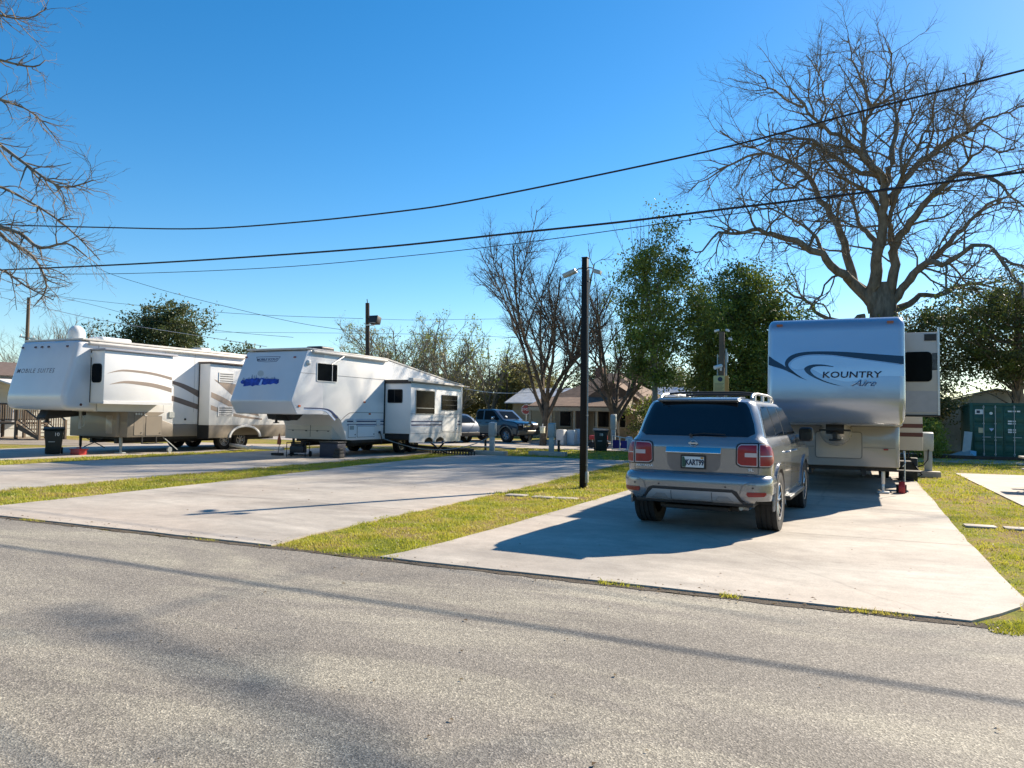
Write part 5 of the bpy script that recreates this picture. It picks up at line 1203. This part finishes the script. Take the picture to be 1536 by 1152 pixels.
wire('far level cable below the flood light, behind the thin trees',[(300,498),(545,500),(690,503),(800,508)],48,.013,wm)
wire('pale cable from the slide-out roof to the tan house',[(697,583),(740,589),(790,589),(850,584)],40,.016,alu)
# ---------------------------------------------------------------- pedestals
def pedestal(x,y,label,h=1.25,rz=0,bw=.13,pipe=True):
    r=thing('power_pedestal',label,'utility pedestal',(x,y,0),rz,'grey power pedestals beside the pads')
    b=MB(); b.bx(-.10,.10,-.06,.06,0.14,h*.6); b.build('post',galv,r,bevel=.01)
    b=MB(); b.prism([(-.10,.58*h),(.14,.58*h),(.14,h),(-.10,h*.97)],'X',-bw,bw) ; b2=b.build('meter_box',galv,r,bevel=.012); b=MB(); b.bx(bw-.02,bw+.01,-.04,.08,h*.64,h*.94); b.build('box_door',galv,b2,bevel=.004)
def block(x,y,sx,sy,label,rz=0):
    b=MB(); b.prism(rrect(-sx/2,sx/2,-sy/2,sy/2,.03),'Z',0,.17); o=b.build('concrete_block',concrete,loc=(x,y,0),rot=(0,0,rz),bevel=.012); tag(o,label,'concrete block')
for px,py,bx_,lb,lb2 in ((738,683,702,'grey power pedestal in front of the dark pickup truck','concrete block at the foot of the pedestal in front of the pickup'),(827,684,798,'grey power pedestal left of the black lamp post','concrete block left of the black lamp post')):
    p=gnd(px,py); pedestal(p.x,p.y,lb,1.30); block(p.x-.15,p.y,1.5,.42,lb2)
pedestal(1.98,24.6,'grey power pedestal right of the silver trailer',1.28,0,.13); block(1.80,24.45,.95,.42,'concrete block under the pedestal right of the silver trailer')
b=MB(); b.tube([(1.98,24.5,.78),(1.96,24.42,.5),(1.85,24.35,.35),(1.6,24.3,.25),(1.45,24.4,.35),(1.5,24.5,.9)],.018); tag(b.build('extension_cord',wm),'black power cord looping from the pedestal right of the silver trailer','cord')
for px,py,h,lb in ((728,679,.62,'short black pipe sticking up left of the left pedestal'),(838,684,.62,'short black pipe sticking up right of the middle pedestal')):
    p=gnd(px,py); b=MB(); b.cyl((0,0,0),(0,0,h),.05,n=10); b.cyl((0,0,0),(0,0,.12),.11,.09,n=10); b.cyl((0,0,h-.05),(0,0,h),.06,n=10); tag(b.build('standpipe',black,loc=p),lb,'pipe')
# ---------------------------------------------------------------- bins
def bin_(p,rz,num,label,m,s=1.0,nu=.06):
    r=thing('trash_bin',label,'trash bin',(p.x,p.y,p.z),rz)
    b=MB(); v=[]
    for z,w,d in ((.02,.22,.25),(.30,.245,.28),(.86,.285,.34)): v.append([(-w,-d,z),(w,-d,z),(w,d,z),(-w,d,z)])
    vs=[q for l in v for q in l]; fs=[(0,3,2,1),(8,9,10,11)]
    for k in (0,4):
        for i in range(4): fs.append((k+i,k+(i+1)%4,k+4+(i+1)%4,k+4+i))
    b.add([(x*s,y*s,z*s) for x,y,z in vs],fs); b.build('body',m,r,bevel=.025,seg=3)
    b=MB(); b.prism([(-.39*s,.86*s),(.42*s,.86*s),(.40*s,.93*s),(.1*s,.985*s),(-.34*s,.91*s)],'X',-.33*s,.33*s); b.cyl((-.25*s,.44*s,.88*s),(.25*s,.44*s,.88*s),.03*s,n=8); b.build('lid',m,r,bevel=.015)
    for sx in (-1,1):
        b=MB(); b.cyl((sx*.22*s,.27*s,.12*s),(sx*.28*s,.27*s,.12*s),.12*s,n=18); b.build('wheel',rubber,r)
    text('number',num,.17*s,lambda u,v,d:(u,-(.28+.06*(v/s-.30)/.56)*s-d-.004,v),inkw,r,u=nu,v=.72*s,bold=.003)
    b=MB(); b.bx(-.15*s,.05*s,-.30*s,-.285*s,.44*s,.47*s); b.build('catch_bar',galv,r)
p=gnd(80,681,PADZ); bin_(p,R_(52),'10','dark green wheeled trash bin numbered 10 in front of the left trailer',green_bin,.94,.10)
p=gnd(901,677); bin_(p,R_(20),'18','dark green wheeled trash bin numbered 18 right of the black lamp post',green_bin,1.05,0)
# ---------------------------------------------------------------- things under and near the trailers
def at(px,py,z=PADZ): return gnd(px,py,z)
p=at(118,682); b=MB(); b.prism(rrect(-.24,.24,-.15,.15,.03),'Z',0,.17); b.bx(-.26,.26,-.17,.17,.17,.20); b.tube([(-.1,0,.2),(-.1,0,.25),(.1,0,.25),(.1,0,.2)],.012); tag(b.build('tool_box',redp,loc=p,bevel=.01),'red plastic tote under the nose of the left trailer','tool box')
p=at(417,683); r=thing('warning_marker','orange warning pennant on a black foot at the nose of the middle trailer','marker',p)
b=MB(); b.prism([(-.22,-.12),(.22,-.12),(.16,.12),(-.16,.12)],'Z',0,.09); b.build('foot',rubber,r,bevel=.01); b=MB(); b.tube([(0,0,.08),(.06,0,.45),(.02,0,.75)],.012); b.build('stem',black,r); b=MB(); b.prism([(-.05,.40),(.10,.38),(.12,.52),(.04,.78),(-.02,.62)],'Y',-.02,.02); b.build('pennant',mat('warn_orange',(0.42,0.10,0.05),.6),r,bevel=.006)
def generator(p,label,s=1.0):
    r=thing('generator',label,'generator',p,R_(20)); b=MB(); b.box((0,0,.26*s),(.50*s,.36*s,.24*s)); b.build('engine_block',blackp,r,bevel=.03); b=MB(); b.cyl((-.2*s,-.12*s,.42*s),(.2*s,-.12*s,.42*s),.06*s,n=12); b.build('tank',black,r)
    b=MB(); f=[(-.33,-.22),(.33,-.22),(.33,.22),(-.33,.22)]
    for (x0,y0),(x1,y1) in zip(f,f[1:]+f[:1]):
        for z in (.06,.5): b.tube([(x0*s,y0*s,z*s),(x1*s,y1*s,z*s)],.014,n=6)
        b.tube([(x0*s,y0*s,0),(x0*s,y0*s,.5*s)],.014,n=6)
    b.build('tube_frame',black,r); b=MB()
    for x in (-.34,.34): b.cyl((x*s,.2*s,.1*s),((x+.05)*s,.2*s,.1*s),.1*s,n=14)
    b.build('wheel',rubber,r)
p=at(447,685); generator(p,'black portable generator under the nose of the middle trailer',1.0)
p=at(485,687); r=thing('storage_crate','dark crate stacked under the middle trailer behind its front leg','crate',(p.x,p.y+.5,PADZ)); b=MB(); b.prism(rrect(-.38,.38,-.25,.25,.03),'Z',0,.50); b.build('body',mat('crate_dark',(.02,.025,.045),.6),r,bevel=.02); b=MB(); b.prism(rrect(-.40,.40,-.27,.27,.03),'Z',.50,.55); b.build('lid',blackp,r,bevel=.01)
p=at(508,687); b=MB(); b.bx(-.14,.14,-.14,.14,0,.12); b.bx(-.12,.12,-.12,.12,.12,.24); b.bx(-.10,.10,-.10,.10,.24,.34); tag(b.build('leg_block',black,loc=p,bevel=.008),'black stacked blocks beside the front leg of the middle trailer','support block')
# white pipe sections behind the middle trailer nose
def pipe(a,b_,r,m,label,group=None,name='drain_pipe',hole=True):
    mb=MB(); mb.cyl(a,b_,r,n=14); mb.cyl(Vector(a)+(Vector(b_)-Vector(a))*.02,Vector(a)+(Vector(b_)-Vector(a))*.05,r*1.15,n=14); tag(mb.build(name,m,smooth=50),label,'pipe',group)
a=atY(328,667,24.2);c=atY(372,672,22.6); pipe((a.x,a.y,.22),(c.x,c.y,.16),.07,white2,'left white pipe lying low between the left and middle trailers')
a=atY(376,672,22.4);c=atY(425,671,22.2); pipe((a.x,a.y,.20),(c.x,c.y,.20),.06,white2,'right white pipe lying low, ending under the middle trailer nose')
# sewer hose support (ladder like)
def hose_support():
    a=Vector((-15.3,26.2,0));c=Vector((-13.2,25.7,0)); r=thing('hose_support','long black accordion hose support with a hose on it behind the middle trailer','hose support',a)
    d=(c-a); L=d.length; d.normalize(); n=Vector((-d.y,d.x,0)); b=MB()
    k=16
    for i in range(k):
        q=d*L*i/(k-1); z=.17
        for s in (-1,1): b.box((q.x+n.x*.10*s,q.y+n.y*.10*s,z/2),(.03,.03,z))
        b.box((q.x,q.y,z),(.03,.24,.03),rz=math.atan2(d.y,d.x))
    for s in (-1,1): b.tube([tuple(n*.1*s+Vector((0,0,.16))),tuple(d*L+n*.1*s+Vector((0,0,.16)))],.012,n=6); b.tube([tuple(n*.1*s+Vector((0,0,.05))),tuple(d*L+n*.1*s+Vector((0,0,.05)))],.012,n=6)
    b.build('rack',black,r); b=MB(); pts=[tuple(d*L*t/24+Vector((0,0,.235+.01*math.sin(t)))) for t in range(25)]; b.tube([(-1.2,-.6,.35)]+pts,[.055+.006*(i%2) for i in range(26)],n=10); b.build('hose',blackp,r)
hose_support()
a=Vector((-15.9,24.4,.9)); b=MB(); b.tube([tuple(p) for p in smooth_curve([(-16.28,24.2,.62),(-15.7,24.5,.42),(-15.0,24.9,.24),(-14.2,25.6,.22),(-13.4,26.3,.45),(-12.8,26.9,.85)],4)],.018,n=6); tag(b.build('extension_cord',galv),'grey power cord sagging from the middle trailer to the left pedestal','cord')
b=MB(); b.tube([(-14.9,25.4,.48),(-14.6,25.5,.25),(-14.3,25.7,.06)],.035); b.tube([(-14.3,25.4,.48),(-14.6,25.5,.25),(-14.9,25.7,.06)],.035); tag(b.build('jack_stand',black),'black crossed jack stand under the slide-out of the middle trailer','jack stand')
# kayak-like grey board + long light poles seen past slide-out
b=MB(); b.tube([(-14.2,27.4,.28),(-12.9,27.0,.30),(-11.9,26.8,.28)],.03); tag(b.build('drain_pipe',galv),'thin grey pipe lying beside the left pedestal','pipe')
# red chock & clutter at silver trailer's right corner
p=Vector((.98,18.45,PADZ)); r=thing('wheel_chock','red and black jack tool by the right front corner of the silver trailer','jack',p)
b=MB(); b.prism([(-.10,0),(.12,0),(.10,.10),(-.03,.26),(-.10,.14)],'X',-.06,.06); b.build('body',redp,r,bevel=.01); b=MB(); b.bx(-.10,.10,.08,.24,0,.18); b.tube([(0,0,.2),(.03,.1,.36)],.02); b.build('foot',rubber,r,bevel=.01)
b=MB(); b.tube([(1.0,18.1,.95),(1.02,18.0,.7),(.98,18.0,.62)],.014); b.tube([(1.02,18.1,.95),(1.02,18.1,.3)],.014); tag(b.build('grab_handle',alu),'bent metal rod at the right front corner of the silver trailer','rod')
r=thing('water_softener','black appliance hanging under the rear slide-out right of the silver trailer','appliance',(1.35,22.6,0)); b=MB(); b.prism(rrect(-.22,.22,-.2,.2,.05),'Z',.0,.62); b.build('body',black,r,bevel=.03); b=MB(); b.tube([(.1,-.2,.5),(.3,-.3,.2),(.1,-.4,.08),(-.3,-.4,.08)],.02); b.build('hose',wm,r)
# ---------------------------------------------------------------- container, boards, shed
def container():
    r=thing('shipping_container','dark green shipping container with white door labels at the right edge','shipping container',(4.62,37.7,0))
    W_,H_,L_=2.44,2.40,6.0; b=MB(); b.bx(.05,W_-.05,.12,L_,.10,H_-.05)
    r.rotation_euler=(0,0,R_(-3)); bb=b.build('body',cgreen,r)
    for x,s in ((.05,-1),(W_-.05,1)):
        b=MB(); pf=[]
        for i in range(22): y=.25+i*.26; pf+=[(x,y),(x+s*.035,y+.05),(x+s*.035,y+.13),(x,y+.18)]
        b.prism(pf+[(x-s*.03,6.0),(x-s*.03,.25)],'Z',.16,H_-.14); b.build('side_corrugation',cgreen,r)
    b=MB()
    for x in (0,W_-.12): b.bx(x,x+.12,0,.14,.0,H_)
    b.bx(.12,W_-.12,0,.14,0.02,.16); b.bx(.12,W_-.12,0,.14,H_-.12,H_); b.bx(0,.1,.14,L_,0,.14); b.bx(0,.1,.14,L_,H_-.1,H_); b.build('frame',cgreen,r,bevel=.006)
    for k in (0,1):
        x0=.13+k*1.095; b=MB(); b.bx(x0,x0+1.085,.03,.10,.17,H_-.13); 
        for i in range(5): z=.30+i*.42; b.prism([(z,.03),(z+.05,.055),(z+.2,.055),(z+.25,.03)] if False else [(.03,z),(.012,z+.05),(.012,z+.26),(.03,z+.31)],'X',x0+.06,x0+1.02)
        d=b.build('door',cgreen,r,bevel=.005)
        for x in (x0+.38,x0+.80):
            q=MB(); q.cyl((x,-.02,.14),(x,-.02,H_-.10),.018,n=8); 
            for z in (.2,.8,1.5,2.2): q.bx(x-.04,x+.04,-.01,.03,z,z+.05)
            q.box((x+.1,-.05,.95),(.3,.02,.03)); q.build('lock_bar',galv,d)
    def lab(u0,u1,v0,v1,m=inkw): q=MB(); q.prism(rrect(u0,u1,v0,v1,.01),'Y',.004,.012); q.build('label',m,r)
    lab(.20,.50,1.92,2.12); q=MB(); q.bx(.25,.38,.0,.004,1.96,2.08); q.build('label_print',inkdark,r)
    q=MB(); q.cyl((.78,.0,1.96),(.78,.012,1.96),.06,n=18); q.build('label',inkw,r)
    lab(.32,.50,1.12,1.34,mat('label_cream',(0.6,0.5,0.3),.5))
    q=MB(); q.prism([(.70,1.32),(.88,1.32),(.79,1.19)],'Y',.002,.012); q.build('label',mat('label_blue',(0.45,0.55,0.75),.5),r)
    for z in (2.02,1.60,1.50,1.24,1.14):
        q=MB(); q.bx(1.38,1.52,.0,.01,z,z+.06); q.bx(1.55,1.66,.0,.01,z,z+.06); q.bx(1.70,1.82,.0,.01,z,z+.06) if z>2 else None; q.build('label',inkw,r)
container()
def boards():
    r=thing('metal_sheets','grey boards leaning against the left side of the green container','board stack',(4.35,37.2,0))
    b=MB(); b.box((.10,.05,.55),(.30,.03,1.25),ry=.12,rx=-.18); b.build('board',galv,r); b=MB(); b.box((-.12,-.15,.16),(.75,.03,.5),rx=-1.0,rz=.2,ry=-.35); b.build('board',galv,r); b=MB(); b.box((.30,-.2,.18),(.22,.03,.5),rx=-.8,ry=.15); b.build('board',alu,r)
boards()
b=MB(); b.prism(rrect(-2.2,7,-.12,.12,.04),'Z',0,.16); tag(b.build('timber_edging',woodd,loc=(4.1,36.9,0),bevel=.01),'low dark timber edging along the foot of the green container','edging')
tinr=mat('tin_roof',(0.50,0.52,0.54),.5,metal=.2,var=.2,scale=3); tinw=mat('tin_wall',(0.46,0.45,0.41),.6,metal=.2,var=.25,scale=2)
def gable(name,label,x0,x1,y0,y1,zw,zr,wm_,rm,ridge='Y',over=.35,group=None,cat='building'):
    r=thing(name,label,cat,((x0+x1)/2,(y0+y1)/2,0),group=group); hx=(x1-x0)/2; hy=(y1-y0)/2; b=MB()
    if ridge=='Y': b.prism([(-hx,0),(hx,0),(hx,zw),(0,zr),(-hx,zw)],'Y',-hy,hy)
    else: b.prism([(-hy,0),(hy,0),(hy,zw),(0,zr),(-hy,zw)],'X',-hx,hx)
    b.build('wall',wm_,r)
    b=MB(); sl=(zr-zw)
    if ridge=='Y':
        for s in (-1,1): k=over/hx; b.prism([(0,zr+.02),(s*(hx+over),zw-sl*k+.02),(s*(hx+over),zw-sl*k+.09),(0,zr+.09)],'Y',-hy-over,hy+over)
    else:
        for s in (-1,1): k=over/hy; b.prism([(0,zr+.02),(s*(hy+over),zw-sl*k+.02),(s*(hy+over),zw-sl*k+.09),(0,zr+.09)],'X',-hx-over,hx+over)
    b.build('roof',rm,r); return r,hx,hy
gable('shed','low barn with grey metal gable roof behind the green container',3.2,10.4,46,54,2.35,3.25,tinw,tinr,'Y',.5)
# house with the tan hip roof
tanroof=mat('shingle_tan',(0.17,0.11,0.075),.9,var=.35,scale=2.5,bump=.6,bscale=25); tanwall=mat('tan_wall',(0.30,0.235,0.15),.8,var=.12,scale=3); fascia=mat('fascia_cream',(0.36,0.31,0.22),.7)
def hip(b,x0,x1,y0,y1,ze,zr,ov=.4):
    x0-=ov;x1+=ov;y0-=ov;y1+=ov; hy=(y1-y0)/2; m=(y0+y1)/2; a=min(hy,(x1-x0)/2-.3)
    v=[(x0,y0,ze),(x1,y0,ze),(x1,y1,ze),(x0,y1,ze),(x0+a,m,zr),(x1-a,m,zr)]
    b.add(v,[(0,1,5,4),(1,2,5),(2,3,4,5),(3,0,4),(3,2,1,0)])
def house():
    r=thing('house','tan house with brown shingle hip roof and a porch behind the black lamp post','house',(-14.4,45.5,0))
    b=MB(); b.bx(-2.3,3.0,-2.0,4.2,0,2.55); b.build('wall',tanwall,r)
    b=MB(); hip(b,-2.2,3.1,-2.0,4.2,2.55,4.35,.55); b.build('roof',tanroof,r)
    b=MB(); b.bx(.2,3.05,-2.6,-2.02,0,2.45); b.build('bay_wall',tanwall,r); b=MB(); b.prism([(-.35,2.46),(3.45,2.46),(1.55,3.65)],'Y',-2.95,-.5); b.build('gable_roof',tanroof,r)
    b=MB(); b.prism([(-5.6,2.05),(-3.1,2.62),(-3.1,2.70),(-5.6,2.13)],'X',-2.6,2.9); b.build('porch_roof',tanroof,r)
    b=MB(); b.bx(-2.6,2.9,-5.62,-5.56,1.86,2.06); b.prism([(-5.6,1.86),(-5.6,2.06),(-3.1,2.6),(-3.1,1.9)],'X',2.86,2.92); b.build('fascia',fascia,r)
    b=MB(); b.prism([(2.95,1.98),(5.0,1.50),(5.0,1.56),(2.95,2.06)],'Y',-5.3,-3.2); b.build('lean_to_roof',tanroof,r)
    b=MB(); b.bx(-2.6,2.9,-5.6,-2.05,0,.10); b.build('porch_floor',concrete,r)
    for x in (-2.5,-1.2,.2,1.5,2.75):
        b=MB(); b.bx(x-.06,x+.06,-5.52,-5.40,.10,1.95); b.build('porch_post',fascia,r)
    for x,w in ((-1.6,.8),(.9,1.0),(2.1,.6)):
        y=-2.0 if x<0 else -2.6
        b=MB(); b.bx(x-w/2,x+w/2,y-.05,y+.0,.9,1.9); f=b.build('window',fascia,r); b=MB(); b.bx(x-w/2+.06,x+w/2-.06,y-.06,y-.02,.96,1.84); b.build('pane',glass,f)
    b=MB(); b.bx(-.95,-.15,-2.06,-1.98,.1,2.0); b.build('door',mat('door_brown',(0.08,0.05,0.035),.6),r)
    b=MB(); b.bx(-.9,-.4,1.6,2.1,4.0,4.75); b.build('chimney',mat('brick_dull',(0.22,0.12,0.09),.9,var=.3,scale=8),r)
house()
gable('metal_building','low building with shiny ribbed metal roof left of the tan house',-22.5,-18.6,50,56,2.55,3.55,tanwall,tinr,'X',.45)
gable('metal_building','long grey metal roofed building behind the grey suv roof rack',-12.6,-3.5,52,58,2.4,3.7,tinw,tinr,'X',.4)
def ribs():
    pass
# mobile home with deck, far left
def mobile_home():
    sid=mat('siding_white',(0.70,0.69,0.64),.6,var=.04,scale=3); rf=mat('roof_brown',(0.13,0.09,0.07),.9,var=.2)
    r=thing('mobile_home','white mobile home with brown roof behind the left trailer','mobile home',(-43.0,30.0,0),R_(80))
    b=MB(); b.bx(-14,9.5,-2.0,4.0,.0,3.3); b.build('wall',sid,r)
    b=MB(); b.prism([(-2.5,3.30),(1.0,4.2),(4.5,3.30)],'X',-14.3,9.8); b.build('roof',rf,r)
    b=MB(); 
    for i in range(12): b.bx(-14,9.51,-2.012,-2.0,.45+i*.24,.455+i*.24)
    b.build('siding_line',mat('siding_grey',(0.5,0.49,0.45),.7),r)  # thin lines in a greyer tone than the white siding
    b=MB(); b.prism([(-4.2,2.75),(-2.0,3.1),(-2.0,3.18),(-4.2,2.83)],'X',-4.5,.2); b.build('porch_roof',white2,r)
    for x in (-4.3,0.0): b=MB(); b.bx(x-.06,x+.06,-4.1,-3.98,.8,2.8); b.build('porch_post',white2,r)
    b=MB(); b.bx(5.5,6.5,-2.05,-1.99,1.4,2.4); f=b.build('window',white2,r); b=MB(); b.bx(5.56,6.44,-2.06,-2.0,1.46,2.34); b.build('pane',glass,f)
mobile_home()
def deck():
    p=gnd(18,660); r=thing('wooden_deck','weathered wooden deck with railing and stairs by the white mobile home','deck',(p.x-.6,p.y+.6,0),R_(4))
    z=.85; b=MB(); b.bx(-3.2,.2,-.2,1.6,z-.10,z); b.build('platform',wood,r)
    for x in (-3.1,-1.5,.1):
        for y in (-.12,1.5): b=MB(); b.bx(x-.06,x+.06,y-.06,y+.06,0,z+.95); b.build('post',wood,r)
    def rail(x0,y0,z0,x1,y1,z1,n):
        b=MB(); b.tube([(x0,y0,z0+.92),(x1,y1,z1+.92)],.045,n=4); b.tube([(x0,y0,z0+.12),(x1,y1,z1+.12)],.03,n=4)
        for i in range(n+1): t=i/n; b.bx(x0+(x1-x0)*t-.02,x0+(x1-x0)*t+.02,y0+(y1-y0)*t-.02,y0+(y1-y0)*t+.02,z0+(z1-z0)*t+.10,z0+(z1-z0)*t+.92)
        b.build('railing',wood,r)
    rail(-3.1,-.12,z,.1,-.12,z,20); rail(.1,1.5,z,-3.1,1.5,z,20)
    rail(.2,-.12,z,1.7,-.12,.05,9); rail(.2,1.3,z,1.7,1.3,.05,9)
    for i in range(5):
        b=MB(); b.bx(.2+i*.3,.52+i*.3,-.1,1.3,z-.19-i*.17,z-.15-i*.17); b.build('stair_tread',wood,r)
    for y in (-.1,1.3): b=MB(); b.prism([(.2,z-.05),(.2,z-.35),(1.65,-.0),(1.75,.0),(1.75,.12)],'Y',y-.02,y+.02); b.build('stringer',wood,r)
    for x in (1.7,): 
        for y in (-.12,1.3): b=MB(); b.bx(x-.05,x+.05,y-.05,y+.05,0,1.0); b.build('post',wood,r)
deck()
# picnic table, right edge
def picnic():
    r=thing('picnic_table','dark metal picnic table on the pad cut off by the right edge','picnic table',(4.35,21.0,PADZ),R_(0)); 
    b=MB(); b.prism(rrect(-.75,1.2,-.4,.4,.06),'Z',.74,.78); b.build('table_top',mat('table_top',(0.40,0.38,0.34),.5,var=.1),r,bevel=.01)
    for y in (-.78,.78): b=MB(); b.prism(rrect(-.6,1.2,y-.14,y+.14,.04),'Z',.42,.46); b.build('bench',mat('table_top',(0.40,0.38,0.34),.5),r,bevel=.008)
    for x in (-.45,-.33,1.0): b=MB(); b.tube([(x,-.75,.42),(x,-.4,.35),(x,-.32,0)],.022); b.tube([(x,.75,.42),(x,.4,.35),(x,.32,0)],.022); b.tube([(x,-.3,.74),(x-.08,-.25,.5),(x+.04,-.32,.2),(x,-.38,0.02)],.022); b.tube([(x,.3,.74),(x-.08,.25,.5),(x+.04,.32,.2),(x,.38,.02)],.022); b.build('leg',black,r)
picnic()
# appliances and clutter in front of the tan house
def appliance(px,py,w,d,h,m,label,name='washing_machine',cat='appliance',rz=0):
    p=gnd(px,py,.012); r=thing(name,label,cat,(p.x,p.y,.012),rz); b=MB(); b.bx(-w/2,w/2,-d/2,d/2,0.03,h); b.build('cabinet',m,r,bevel=.02)
    b=MB(); b.bx(-w/2+.03,w/2-.03,-d/2-.012,-d/2+.01,h*.08,h*.62); b.build('front_panel',m,r,bevel=.005); b=MB(); b.bx(-w/2+.02,w/2-.02,-d/2+.02,d/2-.02,h,h+.02); b.build('top',trimw,r)
    return r
appliance(842,668,.42,.5,.82,trimw,'white upright cabinet appliance left of the pale blue machines in the yard','freezer')
lb=mat('appliance_blue',(0.36,0.50,0.62),.5,var=.1)
appliance(858,668,.42,.5,.80,lb,'narrow pale blue machine right of the white cabinet in the yard','washing_machine'); appliance(869,667,.42,.55,.84,lb,'second pale blue machine beside the black lamp post','washing_machine')
def yard_gate():
    p=gnd(918,677); r=thing('play_yard','white framed play pen with purple panels between the bin and the suv','play pen',(p.x,p.y,0),R_(-8)); pur=mat('purple_panel',(0.05,0.03,0.22),.6,var=.2)
    b=MB()
    b.tube([(0,0,.05),(0,0,.72)],.02,n=6); b.tube([(0,0,.72),(1.45,0,.50)],.022,n=6); b.tube([(0,0,.10),(1.4,0,.10)],.02,n=6)
    for x,z in ((.38,.66),(.76,.61),(1.12,.55),(1.45,.5)): b.tube([(x,0,.08),(x,0,z)],.022,n=6)
    b.build('frame',inkw,r)
    for x,h in ((.04,.52),(.42,.5)): b=MB(); b.bx(x,x+.32,-.005,.005,.16,h); b.build('panel',pur,r)
yard_gate()
p=gnd(893,673); r=thing('red_wagon','red toy wagon just left of the numbered bin','wagon',(p.x-.1,p.y+.8,0)); b=MB(); b.prism(rrect(-.42,.42,-.25,.25,.05),'Z',.42,.62); b.build('tray',redp,r,bevel=.02)
for x in (-.3,.3):
    b=MB(); b.cyl((x,-.28,.16),(x,-.22,.16),.15,n=16); b.cyl((x,.22,.16),(x,.28,.16),.15,n=16); b.build('wheel',rubber,r)
b=MB(); b.tube([(.4,0,.4),(.8,0,.25)],.02); b.tube([(-.3,0,.16),(-.3,0,.44)],.03); b.tube([(.3,0,.16),(.3,0,.44)],.03); b.build('handle',inkw,r)
p=gnd(909,676); pedestal(p.x+.25,p.y+.3,'narrow grey meter post between the numbered bin and the play pen',1.7,0,.12)
p=gnd(934,676); r=thing('plastic_tub','pale blue barrel at the right end of the play pen','barrel',(p.x+.25,p.y+.2,0)); b=MB(); b.lathe([(0,0),(.16,0),(.19,.2),(.18,.4),(.15,.62),(.10,.66),(0,.66)],(0,0,0),'Z',18); b.build('body',lb,r,smooth=50)
# lantern by the mid tree
p=atY(814,645,36.0); r=thing('hanging_lantern','small white lantern hanging on the trunk of the left bare tree','lantern',(p.x,36.0,p.z)); b=MB(); b.bx(-.10,.10,-.10,.10,-.16,.14); b.build('lamp_body',mat('lantern_glass',(.7,.68,.5),.4),r,bevel=.01); b=MB(); b.prism(rrect(-.12,.12,-.12,.12,.02),'Z',.14,.18); b.cyl((0,0,.18),(0,0,.32),.03,n=8); b.build('cap',white2,r)
# far thin pole
for px,h,lb_ in ((760,5.0,'thin dark pole between the pickup and the vine covered mound'),):
    p=atY(px,610,52); b=MB(); b.cyl((0,0,0),(0,0,h+1),.07,.05,n=8); tag(b.build('thin_pole',woodd,loc=(p.x,52,0)),lb_,'pole')
